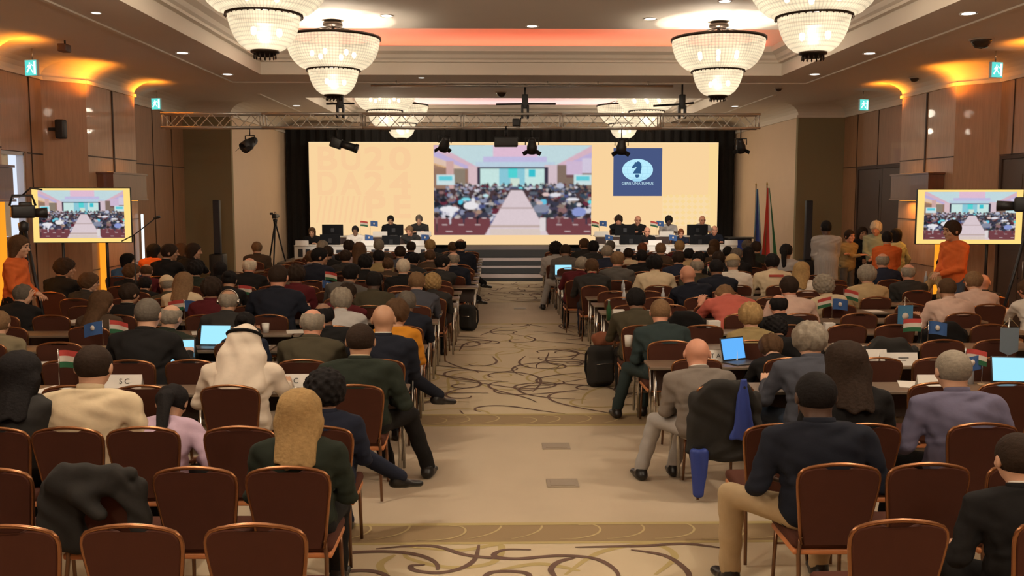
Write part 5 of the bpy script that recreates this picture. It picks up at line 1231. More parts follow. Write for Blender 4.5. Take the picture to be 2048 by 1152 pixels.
# ================================================================== the audience
# row, head px, head-top py, side, look, hair kind, hair colour, skin, top, bottom, pose, options
O = dict
CROWD = [
 # ---- left block, nearest rows
 (2, 598, 785, 'long straight blond hair and dark green blazer', 'long', 'blond', 'l', 'green', 'black', 'up', O(female=True, sc=.97)),
 (3, 650, 738, 'curly black hair, navy jacket, crossed leg with flat shoe in aisle', 'curly', 'black', 't', 'navy', 'navy', 'crossR', O(female=True)),
 (3, 352, 770, 'black ponytail and lilac blouse leaning aside', 'pony', 'black', 't', 'lilac', 'black', 'slumplap', O(female=True, topname='blouse')),
 (3, 182, 708, 'short dark hair and loose cream shirt', 'buzz', 'dark', 'l', 'cream', 'black', 'lapw', O(topname='shirt', sc=1.08)),
 (3, 34, 718, 'long dark hair and grey jacket at the left picture edge', 'long', 'black', 't', 'charcoal', 'black', 'up', O(female=True, sc=1.05)),
 (4, 720, 660, 'short dark hair and black suit with cream collar', 'buzz', 'dark', 't', 'green', 'black', 'aisle4', O(collar='cream', sc=1.05)),
 (4, 487, 663, 'white headscarf with black cord and white robe', 'ghutra', 'robe', 't', 'robe', 'robe', 'wide', O(topname='robe', sc=1.03)),
 (5, 766, 614, 'shaved bald head and navy suit with white collar', 'none', 'dark', 't', 'dnavy', 'dnavy', 'crossR', O(collar='white', sc=1.05)),
 (5, 624, 628, 'bald head and grey-brown suit', 'fringe', 'grey', 'r', 'olive', 'charcoal', 'tab', O(sc=1.05)),
 (5, 291, 603, 'short grey hair and wide black jacket', 'buzz', 'dgrey', 'l', 'black', 'black', 'wide', O(sc=1.1)),
 (6, 344, 609, 'thinning grey hair and dark green jacket', 'fringe', 'grey', 'l', 'green', 'charcoal', 'sideR', O()),
 (6, 795, 597, 'dark hair and bright orange patterned dress', 'full', 'brown', 't', 'amber', 'black', 'upR', O(female=True, topname='dress')),
 (6, 643, 606, 'balding head and black jacket', 'fringe', 'black', 'b', 'black', 'black', 'sideL', O()),
 (6, 490, 624, 'black hair tied in a smooth bun and dark top', 'bun', 'black', 't', 'navy', 'black', 'up', O(female=True)),
 (6, -2, 622, 'light brown hair and patterned beige jacket at picture edge', 'short', 'lbrown', 'l', 'pattern', 'charcoal', 'up', O()),
 (7, 682, 575, 'thick grey hair and pale striped shirt', 'full', 'grey', 'l', 'stripe', 'charcoal', 'tab', O(topname='shirt')),
 (7, 456, 580, 'grey balding head with headset and grey suit', 'fringe', 'grey', 't', 'charcoal', 'charcoal', 'wide', O(headset=1)),
 (7, 813, 583, 'dark greying hair and charcoal suit', 'short', 'dgrey', 'b', 'dnavy', 'dnavy', 'tab', O()),
 (7, 203, 580, 'long brown hair over a dark top', 'long', 'brown', 'l', 'brown', 'black', 'upR', O(female=True)),
 (8, 258, 567, 'dark hair with bald spot and black jacket', 'short', 'dark', 't', 'black', 'black', 'upR', O(collar='cream')),
 (8, 47, 570, 'grey-brown hair leaning head on hand', 'short', 'dgrey', 'l', 'black', 'black', 'chin', O()),
 (8, 553, 529, 'broad figure with cropped dark hair and black suit', 'buzz', 'dark', 'r', 'dnavy', 'black', 'wide', O(sc=1.14)),
 (8, 697, 566, 'short brown hair and maroon pullover', 'short', 'dark', 'b', 'maroon', 'charcoal', 'sideR', O(topname='pullover')),
 (8, 421, 553, 'big dark plum hair and dark jacket', 'full', 'dark', 'b', 'maroon', 'black', 'up', O(female=True)),
 (9, 747, 543, 'cropped black hair and olive suit', 'buzz', 'black', 'd', 'olive', 'charcoal', 'wide', O()),
 (9, 833, 545, 'short light brown hair and blue-grey suit', 'short', 'lbrown', 'l', 'slate', 'navy', 'tab', O()),
 (9, 366, 544, 'long dark blond hair and cream top', 'long', 'lbrown', 'l', 'cream', 'tan', 'tab', O(female=True, topname='blouse')),
 (9, 331, 551, 'cream cap pulled over the head', 'cap', 'cream', 'l', 'olive', 'charcoal', 'sideL', O()),
 (9, 292, 556, 'black hair and black jacket bent over table', 'short', 'black', 't', 'black', 'black', 'tab', O()),
 (10, 865, 546, 'curly pale blond hair and dark jacket', 'curly', 'blond', 'l', 'charcoal', 'black', 'tab', O()),
 (10, 703, 528, 'dark hair and light checked jacket', 'short', 'black', 't', 'grey', 'charcoal', 'sideR', O(topname='jacket')),
 (10, 458, 542, 'black hair with a band and dark clothes', 'bun', 'black', 't', 'black', 'black', 'tab', O(female=True)),
 (10, 591, 528, 'dark hair and dark wine jacket', 'full', 'dark', 'b', 'maroon', 'black', 'up', O(female=True)),
 (10, 178, 545, 'brown hair and glasses', 'full', 'brown', 'l', 'charcoal', 'black', 'profR', O(glasses=True)),
 (11, 128, 524, 'side-turned with dark hair and black coat', 'full', 'dark', 't', 'black', 'black', 'profR', O(sc=1.1)),
 (12, 806, 518, 'short white-blond hair and white collar', 'short', 'white', 'l', 'black', 'black', 'up', O(collar='white')),
 (12, 498, 516, 'bald head fringed with white hair', 'fringe', 'white', 'r', 'black', 'black', 'tab', O()),
 (12, 390, 521, 'dark smooth hair and green-black top', 'full', 'black', 't', 'green', 'black', 'up', O(female=True)),
 (12, 264, 527, 'light brown hair and dark jacket', 'full', 'brown', 'l', 'black', 'black', 'profR', O()),
 (12, 440, 524, 'black hair and black blouse', 'bob', 'black', 't', 'black', 'black', 'up', O(female=True)),
 (13, 640, 496, 'profile with black hair, dark suit and white collar', 'short', 'black', 't', 'dnavy', 'black', 'profR', O(collar='white')),
 (13, 887, 511, 'black hair in profile with dark suit', 'short', 'black', 'l', 'charcoal', 'black', 'profR', O()),
 (13, 294, 528, 'balding brown head', 'fringe', 'brown', 't', 'maroon', 'black', 'tab', O()),
 (13, 730, 508, 'black hair and black coat', 'full', 'black', 't', 'black', 'black', 'up', O()),
 (13, 776, 516, 'dark brown hair and brown jacket', 'short', 'brown', 't', 'brown', 'black', 'up', O()),
 (14, 907, 504, 'grey balding hair and black suit', 'fringe', 'grey', 'l', 'dnavy', 'black', 'crossR', O(collar='white')),
 (14, 830, 506, 'black hair and dark jacket with pale lapel', 'short', 'black', 't', 'charcoal', 'black', 'sideR', O()),
 (14, 622, 502, 'brown hair and grey-blue jacket', 'short', 'brown', 'l', 'slate', 'black', 'tab', O()),
 (14, 338, 488, 'dark beard and hair facing right in black coat', 'short', 'dark', 't', 'black', 'black', 'profR', O(sc=1.12, collar='white')),
 (14, 256, 507, 'pale face mask and blue shirt', 'bob', 'black', 'l', 'blue', 'jean', 'profR', O(mask=1)),
 (15, 386, 487, 'long brown hair facing right', 'bob', 'dark', 'l', 'black', 'black', 'profR', O(female=True, sc=1.1)),
 (15, 757, 500, 'tan jacket and dark hair', 'short', 'black', 't', 'khaki', 'black', 'up', O()),
 (15, 690, 500, 'dark hair and dark jacket', 'short', 'dark', 't', 'charcoal', 'black', 'up', O()),
 (15, 860, 500, 'brown hair and brown jacket', 'short', 'brown', 'l', 'brown', 'black', 'up', O()),
 (16, 307, 488, 'black hair and orange shirt', 'bob', 'black', 't', 'orange', 'black', 'upR', O(female=True, topname='shirt')),
 (16, 718, 484, 'long brown hair with rose scarf', 'long', 'brown', 'l', 'mauve', 'black', 'up', O(female=True)),
 (16, 655, 492, 'dark hair and black suit', 'short', 'dark', 't', 'black', 'black', 'up', O()),
 (16, 800, 492, 'black hair and blue-white jacket', 'short', 'dark', 't', 'grayblue', 'black', 'up', O()),
 (17, 921, 478, 'thinning black hair and navy suit on the aisle', 'fringe', 'black', 't', 'dnavy', 'black', 'crossR', O(sc=1.1)),
 (17, 362, 487, 'brown hair and glasses between two dark coats', 'bob', 'brown', 'l', 'black', 'black', 'upR', O(female=True, glasses=True)),
 (17, 697, 480, 'dark hair and black blazer', 'short', 'dark', 't', 'black', 'black', 'up', O()),
 (17, 644, 481, 'short grey hair and grey jacket', 'short', 'grey', 'l', 'slate', 'black', 'up', O()),
 (18, 757, 479, 'grey-brown hair and brown jacket', 'short', 'grey', 'l', 'brown', 'black', 'up', O()),
 (18, 860, 479, 'pale blond hair and grey jacket', 'short', 'blond', 'l', 'charcoal', 'black', 'up', O()),
 (18, 822, 483, 'dark hair and dark suit', 'short', 'dark', 't', 'dnavy', 'black', 'up', O()),
 (19, 905, 484, 'brown hair beside the aisle', 'short', 'brown', 'r', 'brown', 'black', 'up', O()),
 (18, 512, 484, 'light brown hair and glasses near the left tripod', 'short', 'lbrown', 'l', 'brown', 'black', 'upL', O(glasses=True)),
 # ---- right block
 (1, 2035, 902, 'short dark hair, white collar and black suit at picture corner', 'buzz', 'dark', 'l', 'black', 'black', 'lapw', O(collar='white', sc=.98)),
 (2, 1635, 765, 'cropped black hair, navy suit and tan trousers', 'buzz', 'black', 'd', 'dnavy', 'tan', 'wideL', O(sc=1.06)),
 (3, 1910, 720, 'close-cropped grey hair and slate-lilac shirt', 'buzz', 'grey', 'l', 'lilacb', 'black', 'lapw', O(topname='shirt', sc=1.05)),
 (3, 1697, 712, 'very long dark brown hair and black top', 'long', 'dark', 'l', 'black', 'black', 'up', O(female=True, sc=1.12)),
 (4, 1395, 676, 'bald head, tan shirt, grey waistcoat and jeans, legs in aisle', 'none', 'grey', 'r', 'vest', 'lgrey', 'aisleL', O(collar='white')),
 (4, 1622, 655, 'tousled grey hair and slate-blue suit', 'full', 'grey', 'l', 'slate', 'jean', 'wide', O(sc=1.05)),
 (5, 1536, 672, 'brown hair and black blouse bent over a laptop', 'full', 'brown', 'l', 'black', 'black', 'slump', O(female=True)),
 (5, 2075, 700, 'dark blue sleeves leaning over at right picture edge', 'short', 'dark', 'l', 'dnavy', 'black', 'slump', O()),
 (6, 1322, 614, 'short brown hair and teal suit, legs in aisle', 'buzz', 'lbrown', 'r', 'teal', 'teal', 'aisleL', O(sc=1.05)),
 (6, 1502, 604, 'short blond hair and khaki jacket', 'full', 'blond', 'l', 'khaki', 'black', 'up', O(female=True)),
 (6, 1546, 634, 'black hair and black dress bowed forward', 'curly', 'black', 't', 'black', 'black', 'read', O(female=True)),
 (7, 1557, 589, 'bald crown with black hair and black jacket', 'fringe', 'black', 'r', 'black', 'black', 'tab', O()),
 (7, 1272, 577, 'dark flat cap and dark olive suit', 'short', 'black', 'b', 'olive', 'black', 'tab', O()),
 (8, 1452, 578, 'coral red shirt bent far over the table', 'fringe', 'lbrown', 'r', 'redshirt', 'charcoal', 'bent', O(topname='shirt')),
 (8, 1580, 553, 'dark hair, red neck and cream shirt', 'short', 'dark', 'r', 'pinkish', 'charcoal', 'wide', O(topname='shirt')),
 (8, 1896, 565, 'cropped brown hair with bald spot and pale pink shirt', 'buzz', 'brown', 't', 'pinkish', 'charcoal', 'wide', O(topname='shirt', sc=1.05)),
 (9, 1646, 549, 'wavy grey-brown hair and cream jacket', 'curly', 'grey', 'l', 'cream', 'charcoal', 'sideL', O(female=True)),
 (9, 1949, 551, 'brown-grey hair and lilac-pink shirt', 'short', 'lbrown', 'l', 'pinkish', 'charcoal', 'wide', O(topname='shirt', sc=1.05)),
 (9, 2052, 560, 'brown hair and white shirt at right picture edge', 'short', 'brown', 'r', 'white', 'black', 'sideL', O(topname='shirt')),
 (10, 1374, 534, 'bald head and wide dark navy jacket', 'none', 'grey', 'r', 'dnavy', 'dnavy', 'sideL', O(sc=1.05)),
 (10, 1736, 533, 'grey hair and beige jacket', 'full', 'grey', 'l', 'beige', 'tan', 'up', O(sc=1.04)),
 (10, 1968, 548, 'bald reddish head and dark jacket', 'none', 'grey', 'r', 'charcoal', 'black', 'upR', O()),
 (11, 1434, 519, 'cropped black hair and dark suit', 'buzz', 'black', 'b', 'dnavy', 'black', 'tab', O()),
 (11, 1467, 509, 'pale cap, white hair and white shirt', 'cap', 'beige', 'l', 'white', 'charcoal', 'up', O(topname='shirt')),
 (11, 1818, 528, 'bald grey head and black jacket', 'fringe', 'grey', 'r', 'charcoal', 'black', 'up', O()),
 (11, 1606, 523, 'long golden blond hair and white collar', 'long', 'blond', 'l', 'white', 'black', 'upR', O(female=True, topname='blouse')),
 (12, 1184, 518, 'dark brown hair, dark suit and red lanyard', 'short', 'brown', 't', 'charcoal', 'navy', 'tab', O(lanyard=1)),
 (12, 1310, 509, 'black hair and cream shirt', 'full', 'black', 't', 'cream', 'charcoal', 'wide', O(topname='shirt')),
 (12, 1395, 516, 'grey balding head and olive jacket', 'fringe', 'grey', 't', 'olive', 'charcoal', 'up', O()),
 (12, 1546, 508, 'black hair and cream work jacket with red band', 'short', 'black', 'b', 'cream', 'charcoal', 'wide', O(band=1)),
 (13, 1166, 514, 'grey hair beside the aisle', 'short', 'grey', 'l', 'maroon', 'black', 'sideR', O()),
 (13, 1237, 504, 'brown hair and grey suit', 'short', 'lbrown', 'r', 'grey', 'charcoal', 'upR', O(sc=1.05)),
 (13, 1767, 507, 'grey balding head and navy jacket', 'fringe', 'grey', 'r', 'navy', 'black', 'up', O(sc=1.03)),
 (13, 1887, 516, 'black hair and beige shirt', 'short', 'black', 't', 'beige', 'black', 'read', O(topname='shirt')),
 (14, 1357, 503, 'dark hair and dark blue jacket', 'short', 'dark', 't', 'navy', 'navy', 'wide', O()),
 (14, 1398, 503, 'black hair and black jacket', 'full', 'black', 't', 'black', 'black', 'up', O()),
 (14, 1438, 503, 'dark hair and black coat', 'short', 'dark', 't', 'black', 'black', 'up', O()),
 (15, 1284, 500, 'black hair and black suit', 'short', 'black', 't', 'black', 'black', 'up', O()),
 (15, 1378, 497, 'black hair and beige shirt', 'short', 'black', 't', 'beige', 'black', 'up', O(topname='shirt')),
 (15, 1475, 496, 'grey hair and dark jacket', 'short', 'dgrey', 'r', 'black', 'black', 'upR', O()),
 (15, 1575, 488, 'long dark ponytail and pale vest', 'pony', 'black', 'b', 'lgrey', 'mauve', 'upR', O(female=True, topname='top')),
 (15, 1497, 493, 'long black hair', 'long', 'black', 't', 'black', 'black', 'up', O(female=True)),
 (16, 1214, 491, 'grey hair and navy blue suit', 'short', 'grey', 'l', 'navy', 'navy', 'up', O(collar='white')),
 (16, 1132, 489, 'bald dark head and wide grey-olive suit with laptop on aisle', 'buzz', 'dark', 'b', 'grey', 'lgrey', 'aisleL', O(sc=1.06)),
 (16, 1257, 496, 'cream shirt and dark hair', 'short', 'dark', 'b', 'cream', 'black', 'up', O(topname='shirt')),
 (16, 1456, 493, 'black hair and dark coat', 'short', 'black', 'b', 'black', 'black', 'up', O()),
 (16, 1424, 492, 'brown hair and dark brown jacket', 'short', 'brown', 't', 'brown', 'black', 'up', O()),
 (17, 1112, 483, 'curly black hair and pale shirt beside the steps', 'curly', 'black', 'd', 'lgrey', 'charcoal', 'up', O(topname='shirt')),
 (17, 1322, 486, 'light brown hair and brown jacket', 'short', 'lbrown', 'l', 'brown', 'black', 'up', O()),
 (17, 1513, 483, 'dark hair and green-black suit', 'short', 'dark', 't', 'green', 'black', 'up', O(sc=1.05)),
 (18, 1187, 481, 'black hair and grey jacket', 'full', 'black', 'd', 'charcoal', 'black', 'up', O()),
 (18, 1221, 481, 'grey-brown hair and black jacket', 'short', 'dgrey', 'l', 'black', 'black', 'up', O()),
 (18, 1360, 481, 'white-blond hair and wine jacket', 'short', 'blond', 'l', 'maroon', 'black', 'up', O()),
 (18, 1429, 479, 'brown hair tied back', 'bob', 'brown', 't', 'black', 'black', 'up', O(female=True)),
 (18, 1495, 480, 'greying hair and dark coat', 'short', 'dgrey', 't', 'black', 'black', 'up', O()),
 (18, 1285, 486, 'rose-brown hair', 'short', 'red', 'r', 'black', 'black', 'up', O()),
 (19, 1168, 477, 'dark brown hair near the steps', 'short', 'brown', 't', 'charcoal', 'black', 'upL', O()),
]
POSES['aisle4'] = dict(lean=.10, hands='lapw', legs='aisleR', hp=.12)
SEATS = {}        # (side,row) -> list of x taken
ROWP = {}
TAKEN = {}
for c in sorted(CROWD, key=lambda c: c[0]):
    px = c[1]
    for dr in (0, 1, -1, 2, -2, 3) if c[0] >= 8 else (0,):
        r = c[0] + dr
        if r > NR_: continue
        x = atY(px, c[2], ROWY[r] + .22).x; side = -1 if x < .35 else 1
        if all(abs(x - q) > .50 for q in TAKEN.get((side, r), [])): break
    else:
        r = c[0]; x = atY(px, c[2], ROWY[r] + .22).x; side = -1 if x < .35 else 1
    TAKEN.setdefault((side, r), []).append(x)
    ROWP.setdefault((side, r), []).append((abs(x - .35), (r,) + c[1:]))
for k in ROWP: ROWP[k].sort(key=lambda q: q[0])
PERSONS = []
for (side, r), L in ROWP.items():
    for n, (dx, c) in enumerate(L):
        r, px, py, look, hk, hcol, sk, top, bot, pose, op = c
        F = figure(pose, op.get('female', False), op.get('robe', False), **POSES[pose])
        ht = F['headtop']; Y = ROWY[r] + ht.y; p = atY(px, py, Y); hz = ht.z + {'full': .018, 'curly': .025, 'long': .01}.get(hk, 0)
        sc = max(.86, min(1.15, p.z / hz)); sc = sc if 'sc' not in op else (sc + op['sc']) / 2
        x = p.x - ht.x * sc
        if pose in ('aisleL', 'wideL'): x = p.x - ht.x * sc
        lab = 'person with %s, %s row %s' % (look, ORD[r], side_name(side))
        if len(lab.split()) > 16: lab = 'person with %s, %s row' % (look, ORD[r])
        lab = ' '.join(lab.split()[:16])
        t = person(x, ROWY[r] + .02, 0, pose, hk, hcol, sk, top, bot, lab, 'audience seated in the hall', sc, op.get('female', False), False, op.get('collar'),
                   glasses=op.get('glasses', False), topname=op.get('topname', 'jacket'), face=pose in ('profR', 'profL'))
        wx = 1.20 if r <= 4 else 1.13
        t.scale = (sc * wx, sc * 1.06, sc); t.location.x = p.x - ht.x * sc * wx
        PERSONS.append((t, c, sc, F)); SEATS.setdefault((side, r), []).append(x)
        Mh = F['Mh']
        if op.get('headset'):
            m = MB(); m.tube([(.088 * math.cos(a_), -.015, .02 + .112 * math.sin(a_)) for a_ in [PI * k / 12 for k in range(13)]], .006, 6); m.lathe([(0, -.012), (.028, -.012), (.028, .012), (0, .012)], (.088, -.015, .0), n=12, M=Euler((0, PI / 2, 0)).to_matrix()); m.lathe([(0, -.012), (.028, -.012), (.028, .012), (0, .012)], (-.088, -.015, .0), n=12, M=Euler((0, PI / 2, 0)).to_matrix())
            o = m.build('headset', M_CHROME, t); o.matrix_basis = Mh
        if op.get('mask'):
            o = MB().lathe([(0, .05), (.035, .035), (.052, 0)], n=16, M=Euler((-PI / 2, 0, 0)).to_matrix()).build('face_mask', mat('mask_white', (.75, .75, .78), .7), t); o.matrix_basis = Mh @ Matrix.Translation((0, .068, -.04))
        if op.get('lanyard'):
            J = F['J']; o = MB().tube([(-.055, -.07, .01), (-.03, -.10, .03), (0, -.105, .035), (.03, -.10, .03), (.055, -.07, .01)], .007, 6).build('lanyard', mat('lanyard_red', (.5, .03, .02), .6), t); o.matrix_basis = Matrix.Translation(J['neck']) @ J['R2'].to_4x4() @ Matrix.Translation((0, .03, -.01))
        if op.get('band'):
            J = F['J']; o = MB().box((0, -.138, -.03), (.20, .006, .035)).build('red_band', mat('band_red', (.4, .05, .03), .7), t); o.matrix_basis = Matrix.Translation(J['neck']) @ J['R2'].to_4x4() @ Matrix.Translation((0, .0, -.08))
# legs that reach into the aisle belong to the figures above

# chairs: one for every person, then the empty places of each row
for side in (-1, 1):
    for r in range(1, NR_ + 1):
        taken = []
        for x in SEATS.get((side, r), []): taken.append((x, True))
        x0 = row_x0(side, r)
        lim = 9 if r < 12 else 11
        for k in range(lim):
            x = x0 + side * .54 * k
            if abs(x) > 7.0 or (side > 0 and x > 6.1) or (side < 0 and x < -5.6): continue
            if r > 15 and abs(x - CX) > 5.2: continue
            if all(abs(x - q[0]) > .47 for q in taken): taken.append((x, False))
        taken.sort(key=lambda q: abs(q[0] - .35))
        if side > 0 and r == 4: taken = [(1.775, True) if q[1] and abs(q[0] - 1.6) < .35 else q for q in taken if q[1] or abs(q[0] - 1.775) > .47]
        # keep neighbours a seat apart
        xs = [q[0] for q in taken]
        for it in range(6):
            for i in range(len(xs) - 1):
                gap = abs(xs[i + 1] - xs[i])
                if gap < .46:
                    d = (.46 - gap) / 2 * side
                    if taken[i][1] and not taken[i + 1][1]: xs[i + 1] += 2 * d
                    elif taken[i + 1][1] and not taken[i][1]: xs[i] -= 2 * d
                    else: xs[i] -= d; xs[i + 1] += d
        for i, (x, occ) in enumerate(taken):
            occs = 'occupied' if occ else 'empty'
            lb = 'burgundy banquet chair, %s, %s from aisle, %s row, %s block' % (occs, ORD[i + 1], ORD[r], 'left' if side < 0 else 'right')
            rz = random.uniform(-.03, .03)
            if r > 5: rz += 0
            chair(xs[i], ROWY[r], rz, lb, 'burgundy banquet chairs in rows', single=r >= 13)
# ================================================================== standing people
def stand(px, Y, rz, pose, hair, hc, skin, top, bot, label, zt, **k):
    x = atY(px, 450, Y).x; F = figure(pose, k.get('female', False), k.get('robe', False), **POSES[pose]); ht = F['headtop']
    return person(x, Y, rz, pose, hair, hc, skin, top, bot, label, None, zt / ht.z, **k)
stand(1655, 19.0, 0, 'standF', 'buzz', 'black', 'd', 'lgrey', 'lgrey', 'tall person in long pale grey robe standing with back turned, right of the flags', 1.88, robe=True, topname='robe')
stand(1697, 20.0, PI + .35, 'standX', 'short', 'dark', 'r', 'khaki', 'grey', 'standing person in grey-beige shirt and belt with crossed arms, beside the pale robe', 1.66, face=True, topname='shirt')
stand(1723, 20.9, PI, 'standF', 'bob', 'dark', 't', 'black', 'black', 'standing person in black suit and pale shirt behind the crossed arms', 1.69, face=True, female=True, collar='white')
stand(1755, 20.4, PI - .6, 'standB', 'full', 'white', 'r', 'mint', 'charcoal', 'standing person with white hair and mint green shirt by the right pilaster', 1.82, topname='shirt')
stand(1776, 17.9, -.3, 'standF', 'short', 'black', 't', 'orange', 'charcoal', 'standing person with black hair and bright orange shirt, back turned, beside the white-haired one', 1.70, topname='shirt')
stand(1797, 18.8, .5, 'stand', 'bob', 'black', 'l', 'mint', 'black', 'standing person with black bob hair and sage green jacket at the right pilaster', 1.72, female=True)
stand(1914, 14.9, PI / 2 + .2, 'standF', 'short', 'dark', 't', 'orange', 'jean', 'standing person in orange t-shirt facing left before the right monitor', 1.98, face=True, topname='tshirt')
stand(24, 12.75, -PI / 2, 'standF', 'bob', 'brown', 'l', 'orange', 'black', 'standing person in orange top with clasped hands at the left picture edge', 1.84, face=True, female=True, topname='tshirt')

# ================================================================== officials' dais
M_WHT = mat('paper_white', (.70, .66, .60), .8); M_LCD = mat('monitor_back', (.008, .008, .009), .7, spec=.1)
DK = mat('skirt_brown', (.06, .035, .028), .8)
for q, nm, x0, x1 in ((-1, 'left', 592, 868), (1, 'right', 1187, 1470)):
    a, b = atY(x0, 488, 26.5).x, atY(x1, 488, 26.5).x; L = b - a; xc = (a + b) / 2
    t = thing('officials_table', 'long lower officials table with white and black patterned front, %s of the steps' % nm, 'table', (xc, 26.5, .28))
    MB().rbox((0, 0, .735), (L, .6, .03), .008).build('table_top', mat('white_top', (.6, .56, .5), .6), t)
    MB().box((0, -.28, .36), (L - .02, .02, .71)).build('skirt', M_WHT, t)
    m = MB(); k = 0; x = -L / 2 + .12; rr = random.Random(9 + q)
    while x < L / 2 - .3:
        wd = rr.choice((.12, .2, .28)); m.box((x + wd / 2, -.295, .55 + rr.uniform(-.04, .04)), (wd, .008, rr.choice((.14, .22)))); x += wd + rr.choice((.08, .12, .2))
    m.build('black_panels', mat('print_black', (.02, .02, .025), .7), t)
    m = MB()
    for k in range(5):
        xx = -L / 2 + L * (k + .5) / 5; m.lathe([(0, -.006), (.11, -.006), (.11, 0), (0, 0)], (xx, -.30, .42), n=16, M=Euler((PI / 2, 0, 0)).to_matrix())
    m.build('round_emblems', mat('print_white', (.6, .58, .55), .7), t)
    t = thing('officials_table', 'long upper officials table with brown skirt on the raised dais, %s of the steps' % nm, 'table', (xc + (.25 if q < 0 else -.0), 28.25, .461))
    L2 = L - (.9 if q < 0 else .4)
    MB().rbox((0, 0, .735), (L2, .6, .03), .008).build('table_top', mat('white_top', (.6, .56, .5), .6), t)
    MB().box((0, -.28, .36), (L2 - .02, .02, .71)).build('skirt', DK, t)
OFF = [(781, 431, 1, 'short', 'black', 't', 'black', 'dark clothes, upper left table'), (838, 430, 1, 'short', 'dgrey', 'l', 'charcoal', 'red lanyard and dark jacket, upper left table'),
       (1237, 431, 1, 'full', 'dark', 'r', 'black', 'dark suit leaning aside, upper right table'), (1276, 431, 1, 'none', 'grey', 'r', 'black', 'bald head and dark suit over white shirt, upper right table'),
       (1338, 432, 1, 'full', 'black', 'd', 'lgrey', 'black hair, light blue shirt and dark tie, upper right table'), (1405, 431, 1, 'none', 'grey', 'r', 'lgrey', 'bald head and white shirt, upper right table'),
       (623, 455, 0, 'bob', 'brown', 'l', 'black', 'brown hair at the left end of the lower left table'), (710, 452, 0, 'short', 'black', 'b', 'white', 'black hair and white shirt, lower left table'),
       (818, 452, 0, 'short', 'lbrown', 'r', 'charcoal', 'light brown hair, dark jacket and white shirt, lower left table'), (1295, 454, 0, 'none', 'grey', 'r', 'black', 'bald head and black suit with pink shirt, lower right table'),
       (1363, 458, 0, 'short', 'red', 'r', 'navy', 'red-brown hair and blue shirt, lower right table'), (1430, 451, 0, 'fringe', 'grey', 'r', 'dnavy', 'balding grey head and navy suit, lower right table')]
for px, py, up, hk, hc, sk, tp, lk in OFF:
    pose = 'tab' if px not in (818, 1237) else 'chin'
    F = figure(pose, **POSES[pose]); ht = F['headtop']; base = .461 if up else .28; Y0 = 29.2 if up else 27.42
    Y = Y0 - ht.y; p = atY(px, py, Y); sc = max(.86, min(1.15, (p.z - base) / ht.z)); x = p.x + ht.x * sc
    person(x, Y0, PI, pose, hk, hc, sk, tp, 'black', 'official with ' + lk, 'officials at the dais', sc, face=True, collar='white' if tp in ('black', 'dnavy', 'charcoal') and px != 781 and px != 623 else None, z0=base, legs=True)
    kx = ORD[1 + sum(1 for q in OFF if q[2] == up and (q[0] < 1000) == (px < 1000) and q[0] < px)]
    c = chair(x, Y0 + .03, PI, 'burgundy chair of the %s official from left, %s %s dais table' % (kx, 'upper' if up else 'lower', 'left' if px < 1000 else 'right'), 'officials chairs', single=True); c.location.z = base
def monitor(px, py0, py1, Y, z, w_, lb):
    a = atY(px, py0, Y); t = thing('desk_monitor', lb, 'monitor', (a.x, Y, z)); h = a.z - z
    MB().rbox((0, 0, h - .17), (w_, .04, .34), .01).build('panel', M_LCD, t); MB().tube([(0, .03, .01), (0, .03, h - .2)], .02).build('stand', M_BLK, t); MB().rbox((0, .03, .01), (.24, .18, .02), .008).build('foot', M_BLK, t)
    MB().box((0, -.024, h - .17), (.10, .01, .12)).build('rear_box', M_BLKM, t)
ZU1 = .461 + .75; ZL1 = .28 + .75
for px, py, up, wd, lb in ((665, 449, 1, .62, 'black desk monitor at left end of the upper left table'), (787, 449, 1, .58, 'black desk monitor, middle of the upper left table'), (1250, 449, 1, .60, 'black desk monitor before the leaning official, upper right table'), (1395, 449, 1, .62, 'black desk monitor before the bald official in white, upper right table'),
                           (660, 469, 0, .56, 'black desk monitor at left end of the lower left table'), (782, 471, 0, .5, 'black desk monitor, middle of the lower left table'), (1262, 470, 0, .6, 'black desk monitor at left end of the lower right table'), (1400, 471, 0, .56, 'black desk monitor near right end of the lower right table')):
    monitor(px, py, 0, 28.15 if up else 26.45, ZU1 if up else ZL1, wd, lb)

# ================================================================== desk things
def flagmat(k): return {'red': mat('deskflag_red', (.50, .06, .05), .8), 'white': mat('deskflag_white', (.66, .58, .5), .8), 'green': mat('deskflag_green', (.02, .12, .05), .8), 'blue': mat('deskflag_blue', (.035, .10, .28), .8)}[k]
def flag_cloth(kind, tilt=0):
    m = MB(); n = 8; cols = {'hu': 3, 'blue': 1}[kind]; W, H = .21, .14
    for s_ in range(cols):
        vs = []
        for i in range(n + 1):
            u = i / n
            for q in (0, 1):
                z = H * (1 - (s_ + q) / cols); vs.append((.006 + W * u * .93, .012 * math.sin(u * 5.5 + tilt), z - .03 * u * u + .02 * tilt * u))
        m.add(vs, [(2 * i, 2 * i + 1, 2 * i + 3, 2 * i + 2) for i in range(n)], s_, True)
    if kind == 'blue':
        m.lathe([(0, -.003), (.028, -.003), (.028, .003), (0, .003)], (.10, 0, .066), n=14, mi=1, M=Euler((PI / 2, 0, 0)).to_matrix() @ Matrix.Diagonal((.75, 1, 6)))
    return m
